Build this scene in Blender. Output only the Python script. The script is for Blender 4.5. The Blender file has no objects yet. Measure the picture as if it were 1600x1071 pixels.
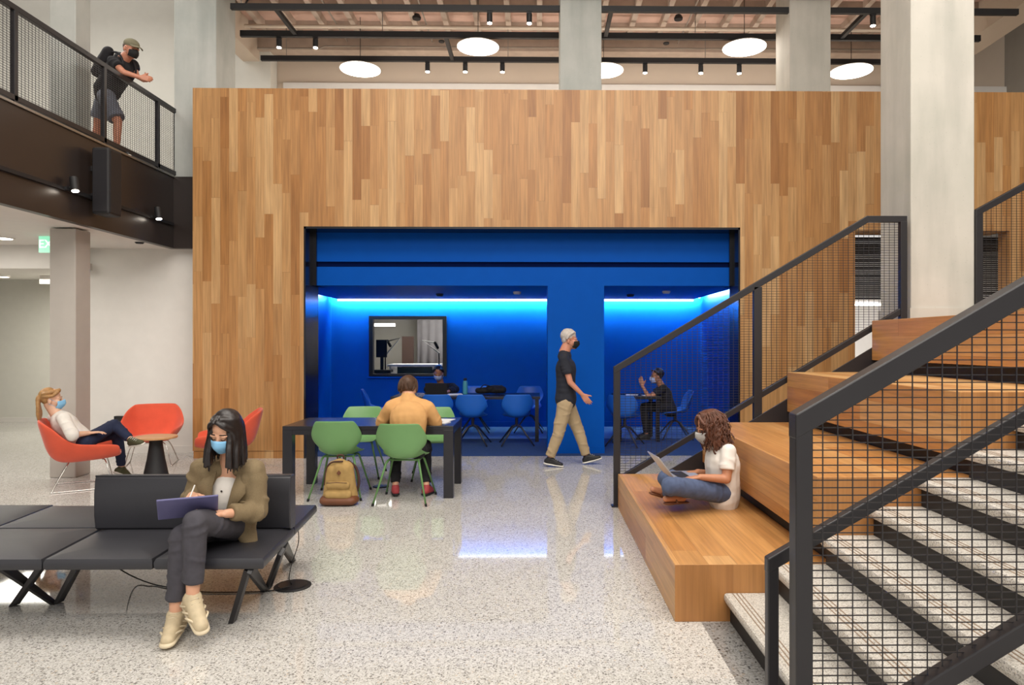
import bpy, bmesh, math, random
from math import sin, cos, pi, radians, sqrt, atan2
from mathutils import Vector, Matrix, Quaternion, noise as mnoise

S = bpy.context.scene
COL = S.collection
R = random.Random(7)

# ---------------------------------------------------------------- camera
CAM_H = 1.6
F_PX, CX, CY = 1100.0, 854.5, 537.0
YAW = math.atan(.015)
cam_data = bpy.data.cameras.new('camera')
cam_data.sensor_width = 36.0
cam_data.lens = F_PX * 36.0 / 1600.0
cam_data.shift_x = (800 - CX) / 1600.0
cam_data.shift_y = (CY - 535.5) / 1600.0
cam_data.clip_start = .05
cam = bpy.data.objects.new('camera', cam_data)
COL.objects.link(cam)
cam.location = (0, 0, CAM_H)
cam.rotation_euler = (pi / 2, 0, -YAW)
S.camera = cam

def _ray(px, py):
    u = (px - CX) / F_PX
    v = (CY - py) / F_PX
    return Vector((u * cos(YAW) + sin(YAW), -u * sin(YAW) + cos(YAW), v))

def W(px, py, Y):
    """point of the photograph's sight line at distance Y into the hall"""
    d = _ray(px, py)
    p = d * (Y / d.y)
    return Vector((p.x, Y, CAM_H + p.z))

def Z(px, py, z=0.0):
    """point where the sight line meets height z"""
    d = _ray(px, py)
    p = d * ((z - CAM_H) / d.z)
    return Vector((p.x, p.y, z))

# ---------------------------------------------------------------- world, lights, exposure
S.view_settings.view_transform = 'Standard'
S.view_settings.look = 'None'
S.view_settings.gamma = 1
S.view_settings.exposure = 0.0
S.view_settings.use_curve_mapping = False
S.cycles.use_denoising = True
S.cycles.max_bounces = 8
S.cycles.sample_clamp_indirect = 6

wd = bpy.data.worlds.new('world')
S.world = wd
wd.use_nodes = True
wd.node_tree.nodes['Background'].inputs[0].default_value = (1.0, .965, .93, 1)
wd.node_tree.nodes['Background'].inputs[1].default_value = .75

def area(name, loc, size, power, color=(1, .95, .88), rot=(0, 0, 0), spread=pi):
    d = bpy.data.lights.new(name, 'AREA')
    d.shape = 'RECTANGLE'
    d.size, d.size_y = size
    d.energy = power
    d.color = color
    d.spread = spread
    o = bpy.data.objects.new(name, d)
    COL.objects.link(o)
    o.location = loc
    o.rotation_euler = rot
    return o

# broad area lights added to light the hall, unseen above and behind the camera
area('atrium_fill', (-1.6, 4.5, 8.2), (5, 3), 330)
area('atrium_fill', (3.8, 3.0, 8.2), (5, 3), 380)
area('atrium_fill', (0.5, -3.5, 7.8), (9, 4), 760, rot=(radians(35), 0, 0))
# added area light over the balcony hall, corridor lamps, added uplight behind the timber wall
area('upper_hall_fill', (-7.4, 9.5, 7.6), (2.5, 3), 140, (1, .97, .92))  # area light added to brighten the upper level
area('corridor_lamp', (-7.6, 8.0, 2.95), (1.5, 2.2), 80, (1, .96, .9))
area('corridor_lamp', (-8.6, 12.6, 2.70), (2.0, 1.6), 75, (1, .96, .86))
area('studio_lamp', (-1.9, 15.6, 2.75), (1.6, 1.2), 110, (1, .97, .9))
area('back_room_lamp', (5.6, 13.5, 2.9), (2.0, 2.5), 190, (.97, .97, 1))
area('ledge_fill', (1.0, 11.5, 5.5), (10, .4), 70, (1, .94, .88), rot=(radians(118), 0, 0))  # unseen uplight added to brighten the white ledge and upper rear wall

# ---------------------------------------------------------------- materials
def lin(hexs):
    h = hexs.lstrip('#')
    o = []
    for i in (0, 2, 4):
        c = int(h[i:i + 2], 16) / 255
        o.append(c / 12.92 if c <= .04045 else ((c + .055) / 1.055) ** 2.4)
    return (o[0], o[1], o[2], 1)

class NT:
    def __init__(s, name):
        s.m = bpy.data.materials.new(name)
        s.m.use_nodes = True
        s.t = s.m.node_tree
        s.b = s.t.nodes['Principled BSDF']
    def n(s, typ, **kw):
        nd = s.t.nodes.new(typ)
        for k, v in kw.items():
            setattr(nd, k, v)
        return nd
    def put(s, sock, v):
        if isinstance(v, bpy.types.NodeSocket):
            s.t.links.new(v, sock)
        else:
            sock.default_value = v
    def math(s, op, a, b=0.0, c=None):
        nd = s.n('ShaderNodeMath', operation=op)
        s.put(nd.inputs[0], a); s.put(nd.inputs[1], b)
        if c is not None: s.put(nd.inputs[2], c)
        return nd.outputs[0]
    def xyz(s, world=False):
        if world:
            o = s.n('ShaderNodeNewGeometry').outputs['Position']
        else:
            o = s.n('ShaderNodeTexCoord').outputs['Object']
        sp = s.n('ShaderNodeSeparateXYZ')
        s.put(sp.inputs[0], o)
        return o, sp.outputs[0], sp.outputs[1], sp.outputs[2]
    def comb(s, x, y, z):
        nd = s.n('ShaderNodeCombineXYZ')
        s.put(nd.inputs[0], x); s.put(nd.inputs[1], y); s.put(nd.inputs[2], z)
        return nd.outputs[0]
    def ramp(s, fac, stops, mode='LINEAR'):
        nd = s.n('ShaderNodeValToRGB')
        cr = nd.color_ramp
        cr.interpolation = mode
        while len(cr.elements) < len(stops): cr.elements.new(.5)
        for e, (p, c) in zip(cr.elements, stops):
            e.position = p
            e.color = lin(c) if isinstance(c, str) else c
        s.put(nd.inputs[0], fac)
        return nd.outputs[0]
    def mix(s, fac, a, b, mode='MIX'):
        nd = s.n('ShaderNodeMix', data_type='RGBA', blend_type=mode)
        s.put(nd.inputs[0], fac)
        s.put(nd.inputs[6], lin(a) if isinstance(a, str) else a)
        s.put(nd.inputs[7], lin(b) if isinstance(b, str) else b)
        return nd.outputs[2]
    def noise(s, vec, scale, detail=3, rough=.5):
        nd = s.n('ShaderNodeTexNoise')
        s.put(nd.inputs['Vector'], vec)
        nd.inputs['Scale'].default_value = scale
        nd.inputs['Detail'].default_value = detail
        nd.inputs['Roughness'].default_value = rough
        return nd.outputs['Fac']
    def bump(s, h, strength=.2, dist=.01):
        nd = s.n('ShaderNodeBump')
        nd.inputs['Strength'].default_value = strength
        nd.inputs['Distance'].default_value = dist
        s.put(nd.inputs['Height'], h)
        s.put(s.b.inputs['Normal'], nd.outputs[0])

def pbr(name, col, rough=.5, metal=0.0, var=.12, vscale=6.0, bump=0.0, bscale=60.0, spec=.5, world=False, emit=None, estr=0.0, sheen=0.0, coat=0.0):
    t = NT(name)
    o, x, y, z = t.xyz(world)
    c = lin(col)
    if var:
        f = t.noise(o, vscale, 4)
        d = tuple(q * (1 - var) for q in c[:3]) + (1,)
        l = tuple(min(1, q * (1 + var)) for q in c[:3]) + (1,)
        t.put(t.b.inputs['Base Color'], t.ramp(f, [(.3, d), (.7, l)]))
    else:
        t.b.inputs['Base Color'].default_value = c
    t.b.inputs['Roughness'].default_value = rough
    t.b.inputs['Metallic'].default_value = metal
    t.b.inputs['Specular IOR Level'].default_value = spec
    if sheen: t.b.inputs['Sheen Weight'].default_value = sheen
    if coat: t.b.inputs['Coat Weight'].default_value = coat
    if bump:
        t.bump(t.noise(o, bscale, 3), bump)
    if emit:
        t.b.inputs['Emission Color'].default_value = lin(emit)
        t.b.inputs['Emission Strength'].default_value = estr
    return t.m

def wood(name, along, across, width, length, stops, world=True, rough=.42, grain=.35, seam=.5, seed=0.0):
    t = NT(name)
    o, x, y, z = t.xyz(world)
    ax = {'x': x, 'y': y, 'z': z, 'xz': t.math('ADD', x, z)}
    u, v = ax[along], ax[across]
    vs = t.math('DIVIDE', t.math('ADD', v, seed), width)
    row = t.math('FLOOR', vs)
    wn = t.n('ShaderNodeTexWhiteNoise', noise_dimensions='1D')
    t.put(wn.inputs['W'], row)
    us = t.math('ADD', t.math('DIVIDE', u, length), t.math('MULTIPLY', wn.outputs['Value'], 9.7))
    # uneven board lengths: bend the running coordinate
    us = t.math('ADD', us, t.math('MULTIPLY', t.math('SINE', t.math('MULTIPLY', us, 2.4)), .28))
    cell = t.math('FLOOR', us)
    wn2 = t.n('ShaderNodeTexWhiteNoise', noise_dimensions='2D')
    t.put(wn2.inputs['Vector'], t.comb(row, cell, 0.0))
    base = t.ramp(wn2.outputs['Value'], stops)
    # grain stretched along the board, different on each board
    g = t.noise(t.comb(t.math('MULTIPLY', u, 1.6), t.math('MULTIPLY', v, 46.0), t.math('MULTIPLY', wn2.outputs['Value'], 31.0)), 1.0, 5, .6)
    g2 = t.noise(t.comb(t.math('MULTIPLY', u, .9), t.math('MULTIPLY', v, 9.0), t.math('MULTIPLY', wn2.outputs['Value'], 17.0)), 1.3, 2, .5)
    gr = t.ramp(g, [(.25, (1 - grain,) * 3 + (1,)), (.6, (1, 1, 1, 1))])
    col = t.mix(1.0, base, gr, 'MULTIPLY')
    col = t.mix(1.0, col, t.ramp(g2, [(.3, (.86, .82, .78, 1)), (.65, (1.06, 1.05, 1.04, 1))]), 'MULTIPLY')
    if seam:
        fr = t.math('FRACT', vs)
        e = t.math('MINIMUM', fr, t.math('SUBTRACT', 1.0, fr))
        s1 = t.math('LESS_THAN', e, .0013 / width)
        fu = t.math('FRACT', us)
        s2 = t.math('LESS_THAN', t.math('MINIMUM', fu, t.math('SUBTRACT', 1.0, fu)), .0014 / length)
        sm = t.math('MAXIMUM', s1, s2)
        col = t.mix(t.math('MULTIPLY', sm, seam), col, '#5a3818')
    t.put(t.b.inputs['Base Color'], col)
    t.b.inputs['Roughness'].default_value = rough
    t.bump(g, .06)
    return t.m

def terrazzo(name, tint, dark, joints=False, rough=.08, scale=1.0):
    t = NT(name)
    o, x, y, z = t.xyz(True)
    def vor(sc):
        nd = t.n('ShaderNodeTexVoronoi', feature='F1')
        t.put(nd.inputs['Vector'], o)
        nd.inputs['Scale'].default_value = sc * scale
        sp = t.n('ShaderNodeSeparateColor')
        t.put(sp.inputs[0], nd.outputs['Color'])
        return nd.outputs['Distance'], sp.outputs[0], sp.outputs[1]
    d1, r1, g1 = vor(62.0)
    d2, r2, g2 = vor(120.0)
    c1 = t.ramp(r1, [(0, dark), (.09, '#96928d'), (.19, '#bab6af'), (.45, '#d2cfca'), (.85, '#e0ddd8'), (.95, '#cdbfae')], 'CONSTANT')
    c2 = t.ramp(r2, [(0, '#8a8682'), (.10, '#bfbcb6'), (.5, '#dad7d2')], 'CONSTANT')
    chip = t.math('LESS_THAN', d1, t.math('ADD', .22, t.math('MULTIPLY', g1, .36)))
    col = t.mix(chip, c2, c1)
    big = t.noise(o, .7, 2)
    col = t.mix(1.0, col, t.ramp(big, [(.3, (.94, .94, .94, 1)), (.7, (1.03, 1.03, 1.03, 1))]), 'MULTIPLY')
    col = t.mix(1.0, col, tint, 'MULTIPLY')
    if joints:
        # thin metal divider strips
        jm = None
        for ax, sp, off in ((x, 2.42, .30), (y, 2.42, .27)):
            fr = t.math('FRACT', t.math('DIVIDE', t.math('ADD', ax, 50 * sp - off), sp))
            e = t.math('MINIMUM', fr, t.math('SUBTRACT', 1.0, fr))
            k = t.math('LESS_THAN', e, .0028 / sp)
            jm = k if jm is None else t.math('MAXIMUM', jm, k)
        col = t.mix(t.math('MULTIPLY', jm, .45), col, '#a7a39b')
    t.put(t.b.inputs['Base Color'], col)
    t.b.inputs['Roughness'].default_value = rough
    t.b.inputs['Specular IOR Level'].default_value = .5
    return t.m

M = {}
M['terrazzo'] = terrazzo('terrazzo', '#f7f7f7', '#837e79', joints=True, rough=.04, scale=1.3)
M['tread'] = terrazzo('terrazzo_tread', '#f8f6f2', '#8a857f', rough=.35, scale=1.9)
M['tread_dark'] = terrazzo('terrazzo_border', '#a9aaac', '#4b4a49', rough=.15)
OAK = [(0, '#a06c38'), (.10, '#b37f49'), (.4, '#bb8a55'), (.75, '#c39662'), (1, '#d0a876')]
M['oak_wall'] = wood('oak_wall', 'z', 'x', .122, 1.15, OAK, seam=.32)
M['oak_bench'] = wood('oak_bench', 'y', 'xz', .165, 2.6, [(0, '#b87f47'), (.5, '#c69258'), (1, '#d5aa74')], grain=.3)
M['oak_end'] = wood('oak_end', 'z', 'x', .40, 9.0, [(0, '#a8713f'), (1, '#b6834e')], grain=.22, seam=.25, seed=.07)
M['white_wall'] = pbr('white_wall', '#e2ded8', .75, var=.02, world=True)
M['cream_wall'] = pbr('cream_wall', '#dad8cf', .75, var=.02, world=True)
M['beige_wall'] = pbr('beige_wall', '#cbbba9', .8, var=.04, world=True, vscale=1)
M['grey_paint'] = pbr('grey_paint', '#b9b2aa', .7, var=.03, world=True)
M['deck'] = pbr('ceiling_deck', '#c9a898', .85, var=.12, world=True, vscale=3)
M['joist'] = pbr('ceiling_joist', '#b3a192', .8, var=.08, world=True)
M['blue'] = pbr('blue_paint', '#064fac', .5, var=.03, spec=.06, world=True)
M['blue_slot'] = pbr('blue_slot', '#07143c', .8, var=.05, spec=.02, world=True)
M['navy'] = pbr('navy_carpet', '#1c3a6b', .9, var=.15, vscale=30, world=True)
M['black_gloss'] = pbr('black_gloss', '#16161b', .18, var=.05, world=True)
M['black_steel'] = pbr('black_steel', '#222023', .4, var=.06)
M['fascia'] = pbr('dark_steel', '#2d2522', .33, var=.1, vscale=1.3, world=True)
M['black'] = pbr('black_matte', '#1b1a1c', .6, var=.05)
M['chrome'] = pbr('chrome', '#c9c6c2', .22, 1.0, var=0)
M['steel'] = pbr('brushed_steel', '#9b9b98', .35, .9, var=.05)
M['galv'] = pbr('galvanised', '#a39a90', .5, .5, var=.05)

def concrete(name, a, b):
    t = NT(name)
    o, x, y, z = t.xyz(True)
    f1 = t.noise(o, 1.1, 5, .6)
    f2 = t.noise(t.comb(t.math('MULTIPLY', x, 3.0), t.math('MULTIPLY', y, 3.0), t.math('MULTIPLY', z, .5)), 1.6, 4)
    c = t.mix(t.ramp(f1, [(.3, (0, 0, 0, 1)), (.7, (1, 1, 1, 1))]), a, b)
    c = t.mix(1.0, c, t.ramp(f2, [(.3, (.86, .87, .86, 1)), (.6, (1.04, 1.04, 1.03, 1))]), 'MULTIPLY')
    pits = t.n('ShaderNodeTexVoronoi')
    t.put(pits.inputs['Vector'], o)
    pits.inputs['Scale'].default_value = 22
    c = t.mix(t.math('MULTIPLY', t.math('LESS_THAN', pits.outputs['Distance'], .09), .25), c, '#6e6b66')
    t.put(t.b.inputs['Base Color'], c)
    t.b.inputs['Roughness'].default_value = .75
    t.bump(f1, .12)
    return t.m
M['concrete'] = concrete('concrete', '#a3a7a3', '#b9bab6')
M['concrete_warm'] = concrete('concrete_warm', '#b4b2a9', '#c6c1b9')

def emitter(name, col, st):
    m = bpy.data.materials.new(name)
    m.use_nodes = True
    b = m.node_tree.nodes['Principled BSDF']
    b.inputs['Base Color'].default_value = (.8, .8, .8, 1)
    b.inputs['Emission Color'].default_value = lin(col)
    b.inputs['Emission Strength'].default_value = st
    return m
M['disc_light'] = emitter('lamp_disc', '#fff6ea', 14)
M['spot_light'] = emitter('lamp_spot', '#fff2e0', 30)
M['led'] = emitter('led_strip', '#d6feff', 290)
M['led_lens'] = emitter('led_lens', '#eefaff', 3.2)
M['led_side'] = emitter('led_side', '#dcf2ff', 150)
M['downlight'] = emitter('lamp_downlight', '#fff4e4', 8)

# ---------------------------------------------------------------- mesh builder
class MB:
    def __init__(s):
        s.v, s.f, s.mi, s.cm = [], [], [], 0
    def add(s, vs, fs):
        o = len(s.v)
        s.v += [Vector(p) for p in vs]
        s.f += [tuple(i + o for i in f) for f in fs]
        s.mi += [s.cm] * len(fs)
        return s
    def box(s, x0, x1, y0, y1, z0, z1):
        if x0 > x1: x0, x1 = x1, x0
        if y0 > y1: y0, y1 = y1, y0
        if z0 > z1: z0, z1 = z1, z0
        return s.add([(x0, y0, z0), (x1, y0, z0), (x1, y1, z0), (x0, y1, z0), (x0, y0, z1), (x1, y0, z1), (x1, y1, z1), (x0, y1, z1)],
              [(0, 3, 2, 1), (4, 5, 6, 7), (0, 1, 5, 4), (1, 2, 6, 5), (2, 3, 7, 6), (3, 0, 4, 7)])
    def bar(s, a, b, w, h, up=(0, 0, 1)):
        """rectangular bar from a to b, w across, h along up"""
        a, b = Vector(a), Vector(b)
        d = (b - a).normalized()
        up = Vector(up)
        r = d.cross(up)
        if r.length < 1e-5: r = d.cross(Vector((1, 0, 0)))
        r.normalize()
        u = r.cross(d).normalized()
        vs = []
        for p in (a, b):
            for q, k in ((-1, -1), (1, -1), (1, 1), (-1, 1)):
                vs.append(p + r * (q * w / 2) + u * (k * h / 2))
        return s.add(vs, [(0, 1, 2, 3), (7, 6, 5, 4), (0, 4, 5, 1), (1, 5, 6, 2), (2, 6, 7, 3), (3, 7, 4, 0)])
    def prism(s, poly, ax, a0, a1):
        """closed polygon (2D) extruded along axis 'x','y' or 'z'"""
        n = len(poly)
        def P(q, t):
            return {'x': (t, q[0], q[1]), 'y': (q[0], t, q[1]), 'z': (q[0], q[1], t)}[ax]
        vs = [P(q, a0) for q in poly] + [P(q, a1) for q in poly]
        fs = [tuple(range(n - 1, -1, -1)), tuple(range(n, 2 * n))] + [(i, (i + 1) % n, n + (i + 1) % n, n + i) for i in range(n)]
        return s.add(vs, fs)
    def tube(s, path, r, n=8, caps=True):
        path = [Vector(p) for p in path]
        rs = r if isinstance(r, (list, tuple)) else [r] * len(path)
        vs, fs = [], []
        prev = None
        for i, p in enumerate(path):
            if i == 0: d = path[1] - p
            elif i == len(path) - 1: d = p - path[i - 1]
            else: d = (path[i + 1] - p).normalized() + (p - path[i - 1]).normalized()
            if d.length < 1e-9: d = Vector((0, 0, 1))
            d.normalize()
            if prev is None:
                u = d.cross(Vector((0, 0, 1)))
                if u.length < 1e-3: u = d.cross(Vector((1, 0, 0)))
            else:
                u = prev - d * prev.dot(d)
                if u.length < 1e-6: u = d.cross(Vector((1, 0, 0)))
            u.normalize()
            prev = u
            w = d.cross(u)
            for k in range(n):
                a = 2 * pi * k / n
                vs.append(p + (u * cos(a) + w * sin(a)) * rs[i])
        m = len(path)
        for i in range(m - 1):
            for k in range(n):
                fs.append((i * n + k, i * n + (k + 1) % n, (i + 1) * n + (k + 1) % n, (i + 1) * n + k))
        if caps:
            fs.append(tuple(range(n - 1, -1, -1)))
            fs.append(tuple((m - 1) * n + k for k in range(n)))
        return s.add(vs, fs)
    def cap(s, p0, r0, p1, r1, n=14, sc=None, flat=False):
        """round-ended tapered limb; sc=(axis, factor) flattens it across that axis"""
        p0, p1 = Vector(p0), Vector(p1)
        d = p1 - p0
        L = d.length
        if L < 1e-6: return s.ell(p0, (r0, r0, r0))
        d.normalize()
        pts, rr = [], []
        for k in range(1, 5):
            a = pi / 2 * k / 5
            pts.append(p0 - d * (r0 * cos(a))); rr.append(r0 * sin(a))
        pts.append(p0); rr.append(r0)
        pts.append(p1); rr.append(r1)
        if flat:
            pts.append(p1 + d * .004); rr.append(r1 * .97)
        for k in range(0 if flat else 4, 0, -1):
            a = pi / 2 * k / 5
            pts.append(p1 + d * (r1 * cos(a))); rr.append(r1 * sin(a))
        o = len(s.v)
        s.tube(pts, rr, n)
        if sc:
            axv = Vector(sc[0]).normalized()
            for i in range(o, len(s.v)):
                q = s.v[i] - p0
                base = p0 + d * q.dot(d)
                off = s.v[i] - base
                s.v[i] = base + off + axv * (off.dot(axv) * (sc[1] - 1))
        return s
    def folds(s, p0, p1, r0, r1, ts, amp=.007, tilt=.5, seed=1):
        """slanting half rings that read as cloth folds once fused"""
        rg = random.Random(seed)
        p0, p1 = Vector(p0), Vector(p1)
        d = (p1 - p0).normalized()
        u = d.orthogonal().normalized(); w = d.cross(u)
        for t in ts:
            c = p0.lerp(p1, t); r = r0 + (r1 - r0) * t
            a0 = rg.uniform(0, 2 * pi); span = rg.uniform(2.2, 4.2); sl = rg.uniform(-tilt, tilt)
            pts = []; rad = []
            for i in range(11):
                q = i / 10
                a = a0 + span * q
                pts.append(c + (u * cos(a) + w * sin(a)) * (r - .002) + d * (sl * r * (q - .5) * 2))
                rad.append(.003 + (amp + .003) * sin(pi * q))
            s.tube(pts, rad, 6)
        return s
    def ell(s, c, r, rot=None, n=16, m=10):
        c = Vector(c)
        vs, fs = [], []
        for i in range(1, m):
            a = pi * i / m
            for k in range(n):
                b = 2 * pi * k / n
                q = Vector((r[0] * sin(a) * cos(b), r[1] * sin(a) * sin(b), r[2] * cos(a)))
                vs.append(c + (rot @ q if rot else q))
        top = Vector((0, 0, r[2])); bot = Vector((0, 0, -r[2]))
        vs += [c + (rot @ top if rot else top), c + (rot @ bot if rot else bot)]
        T_, B_ = len(vs) - 2, len(vs) - 1
        for i in range(m - 2):
            for k in range(n):
                fs.append((i * n + k, (i + 1) * n + k, (i + 1) * n + (k + 1) % n, i * n + (k + 1) % n))
        for k in range(n):
            fs.append((T_, k, (k + 1) % n))
            fs.append((B_, (m - 2) * n + (k + 1) % n, (m - 2) * n + k))
        return s.add(vs, fs)
    def lathe(s, prof, c=(0, 0, 0), n=32, caps=True):
        c = Vector(c)
        vs, fs = [], []
        for (r, z) in prof:
            for k in range(n):
                a = 2 * pi * k / n
                vs.append(c + Vector((r * cos(a), r * sin(a), z)))
        m = len(prof)
        for i in range(m - 1):
            for k in range(n):
                fs.append((i * n + k, i * n + (k + 1) % n, (i + 1) * n + (k + 1) % n, (i + 1) * n + k))
        if caps:
            fs.append(tuple(range(n - 1, -1, -1)))
            fs.append(tuple((m - 1) * n + k for k in range(n)))
        return s.add(vs, fs)
    def grid(s, rows, flip=False):
        nr, nc = len(rows), len(rows[0])
        vs = [p for r in rows for p in r]
        fs = []
        for i in range(nr - 1):
            for k in range(nc - 1):
                f = (i * nc + k, i * nc + k + 1, (i + 1) * nc + k + 1, (i + 1) * nc + k)
                fs.append(f[::-1] if flip else f)
        return s.add(vs, fs)
    def xf(s, mat, start=0):
        for i in range(start, len(s.v)):
            s.v[i] = mat @ s.v[i]
        return s
    def mesh(s, name):
        me = bpy.data.meshes.new(name)
        me.from_pydata([tuple(v) for v in s.v], [], s.f)
        me.update()
        return me
    def build(s, name, mat, parent=None, smooth=None, bevel=0, local=False, origin=None, subsurf=0, solid=0, mods=None):
        vs = s.v
        if not local:
            if parent is not None:
                inv = world_of(parent).inverted()
                vs = [inv @ v for v in vs]
                loc = None
            else:
                if origin is None:
                    xs = [v.x for v in vs]; ys = [v.y for v in vs]; zs = [v.z for v in vs]
                    origin = Vector(((min(xs) + max(xs)) / 2, (min(ys) + max(ys)) / 2, min(zs)))
                vs = [v - Vector(origin) for v in vs]
                loc = origin
        else:
            loc = None
        me = bpy.data.meshes.new(name)
        me.from_pydata([tuple(v) for v in vs], [], s.f)
        mats = mat if isinstance(mat, (list, tuple)) else [mat]
        for m_ in mats: me.materials.append(M[m_] if isinstance(m_, str) else m_)
        if len(mats) > 1:
            me.polygons.foreach_set('material_index', s.mi)
        if smooth:
            me.polygons.foreach_set('use_smooth', [True] * len(me.polygons))
            if smooth is not True: me.set_sharp_from_angle(angle=radians(smooth))
        me.update()
        o = bpy.data.objects.new(name, me)
        COL.objects.link(o)
        if loc is not None: o.location = loc
        if parent is not None: o.parent = parent
        if solid:
            md = o.modifiers.new('thickness', 'SOLIDIFY'); md.thickness = solid; md.offset = 0
        if bevel:
            md = o.modifiers.new('bevel', 'BEVEL'); md.width = bevel; md.segments = 2; md.limit_method = 'ANGLE'
            md.harden_normals = False
        if subsurf:
            md = o.modifiers.new('subsurf', 'SUBSURF'); md.levels = subsurf; md.render_levels = subsurf
        return o

def world_of(o):
    m = Matrix.LocRotScale(o.location, o.rotation_euler, o.scale)
    return world_of(o.parent) @ m if o.parent else m

def tag(o, label=None, cat=None, group=None, kind=None):
    if label: o['label'] = label
    if cat: o['category'] = cat
    if group: o['group'] = group
    if kind: o['kind'] = kind
    return o

def thing(name, label, cat, loc=(0, 0, 0), rz=0.0, group=None, kind=None):
    o = bpy.data.objects.new(name, None)
    o.empty_display_size = .1
    COL.objects.link(o)
    o.location = loc
    o.rotation_euler = (0, 0, rz)
    return tag(o, label, cat, group, kind)

def copy_tree(o, parent=None):
    c = o.copy()
    COL.objects.link(c)
    if parent is not None: c.parent = parent
    for ch in [q for q in list(bpy.data.objects) if q.parent == o]:
        copy_tree(ch, c)
    return c

def dup(o, loc, rz, label, group=None):
    c = copy_tree(o)
    c.location = loc
    c.rotation_euler = (0, 0, rz)
    c['label'] = label
    if group: c['group'] = group
    return c

def struct(name, mb, mat, label, cat, **kw):
    o = mb.build(name, mat, **kw)
    return tag(o, label, cat, kind='structure')
# ================================================================ the setting
YW = 9.85                                   # face of the oak wall
struct('floor', MB().box(-14, 9, -6, 18, -.2, 0), 'terrazzo', 'polished pale terrazzo floor of the hall', 'floor')
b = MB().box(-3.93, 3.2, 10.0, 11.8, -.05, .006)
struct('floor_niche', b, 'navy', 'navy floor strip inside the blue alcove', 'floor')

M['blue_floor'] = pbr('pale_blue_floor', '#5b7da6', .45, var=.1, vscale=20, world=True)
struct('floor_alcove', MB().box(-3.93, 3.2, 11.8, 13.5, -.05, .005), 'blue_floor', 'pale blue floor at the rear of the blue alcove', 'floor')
# oak wall with the alcove opening and the doorway beside the concrete pillar
OX0, OX1, OZ = -3.236, 2.863, 3.23
DX0, DX1, DZ = 4.489, 6.688, 3.195
b = MB()
b.box(-4.772, OX0, YW, YW + .15, .105, 5.152)
b.box(OX0, OX1, YW, YW + .15, OZ, 5.152)
b.box(OX1, DX0, YW, YW + .15, .105, 5.152)
b.box(DX0, DX1, YW, YW + .15, DZ, 5.152)
b.box(DX1, 9.0, YW, YW + .15, .105, 5.152)
struct('wall_back', b, 'oak_wall', 'tall oak plank wall around the blue alcove', 'wall')
b = MB()
for x0, x1 in ((-4.765, OX0), (OX1, DX0), (DX1, 9.0)):
    b.box(x0, x1, YW + .008, YW + .14, 0, .10)
struct('baseboard_back', b, 'oak_wall', 'oak baseboard under the plank wall', 'baseboard')
b = MB().box(-4.772, 9, YW + .15, 13.45, 5.05, 5.14)
struct('ceiling_box', b, 'white_wall', 'white top deck of the timber box', 'ceiling')

# black liner of the alcove opening
b = MB()
b.box(OX0, OX0 + .025, YW - .004, 10.42, 0, OZ)
b.box(OX1 - .025, OX1, YW - .004, 10.30, 0, OZ)
b.box(OX0, OX1, YW - .004, 10.2, OZ - .03, OZ)
struct('trim_1', b, 'black_gloss', 'black glossy liner around the alcove opening', 'trim')
b = MB()
b.box(OX0 + .02, -3.16, 10.16, 10.6, 2.437, OZ)
b.box(2.80, OX1 - .02, 10.16, 10.6, 2.437, OZ)
struct('trim_2', b, 'black_gloss', 'black side returns of the blue bulkhead', 'trim')

# blue alcove
YB, NX0, NX1, NZ = 13.5, -3.92, 3.16, 2.437
b = MB()
b.box(NX0, NX1, 10.2, 10.45, NZ, 2.706)
b.box(NX0, NX1, 10.2, 10.45, 2.782, 3.5)
struct('wall_bulkhead', b, 'blue', 'blue bulkhead across the top of the alcove', 'wall')
b = MB().box(NX0, NX1, 10.235, 10.44, 2.70, 2.79)
struct('trim_3', b, 'blue_slot', 'dark air slot in the blue bulkhead', 'trim')
b = MB().box(.165, .985, 10.2, 11.0, .10, NZ)
b.box(.16, .99, 10.19, 11.01, 0, .105)
struct('pillar', b, 'blue', 'blue clad pillar between the two alcove bays', 'pillar')
b = MB().box(NX0 + .18, NX1 - .18, 10.44, 13.28, NZ, NZ + .06)
b.box(NX0 + .18, NX1 - .18, 13.26, 13.30, NZ, NZ + .20)
for x in (NX0 + .18, NX1 - .22):
    b.box(x, x + .04, 10.44, 13.26, NZ, NZ + .20)
struct('ceiling_alcove', b, 'blue', 'low blue ceiling inside the alcove', 'ceiling')
b = MB()
b.box(NX0 - .1, NX0, 10.42, YB, 0, 2.8)
b.box(NX1, NX1 + .1, 10.3, YB, 0, 2.8)
b.box(NX0, OX0, 10.40, 10.5, 0, 2.8)
b.box(OX1, NX1, 10.30, 10.4, 0, 2.8)
struct('wall_alcove_sides', b, 'blue', 'blue side walls of the alcove', 'wall')
wa, wb = W(577, 494, YB), W(698, 588, YB)
wx0, wx1, wz1, wz0 = wa.x, wb.x, wa.z, wb.z
b = MB()
b.box(NX0, wx0, YB, YB + .12, 0, 2.85)
b.box(wx1, NX1, YB, YB + .12, 0, 2.85)
b.box(wx0, wx1, YB, YB + .12, 0, wz0)
b.box(wx0, wx1, YB, YB + .12, wz1, 2.85)
b.box(NX0, NX1, 13.3, YB, 2.8, 2.85)
struct('wall_alcove_back', b, 'blue', 'blue rear wall of the alcove with a studio window', 'wall')
b = MB().box(NX0, NX1, 13.475, 13.5, 0, .10)
struct('baseboard_alcove', b, 'blue', 'blue baseboard at the alcove rear wall', 'baseboard')
t = thing('led_strip', 'white LED cove strip above the blue rear wall', 'light strip', ((NX0 + NX1) / 2, 13.33, NZ + .08))
MB().box(NX0 + .04, NX1 - .04, 13.345, 13.352, NZ + .03, NZ + .085).build('diffuser', 'led', t)
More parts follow.
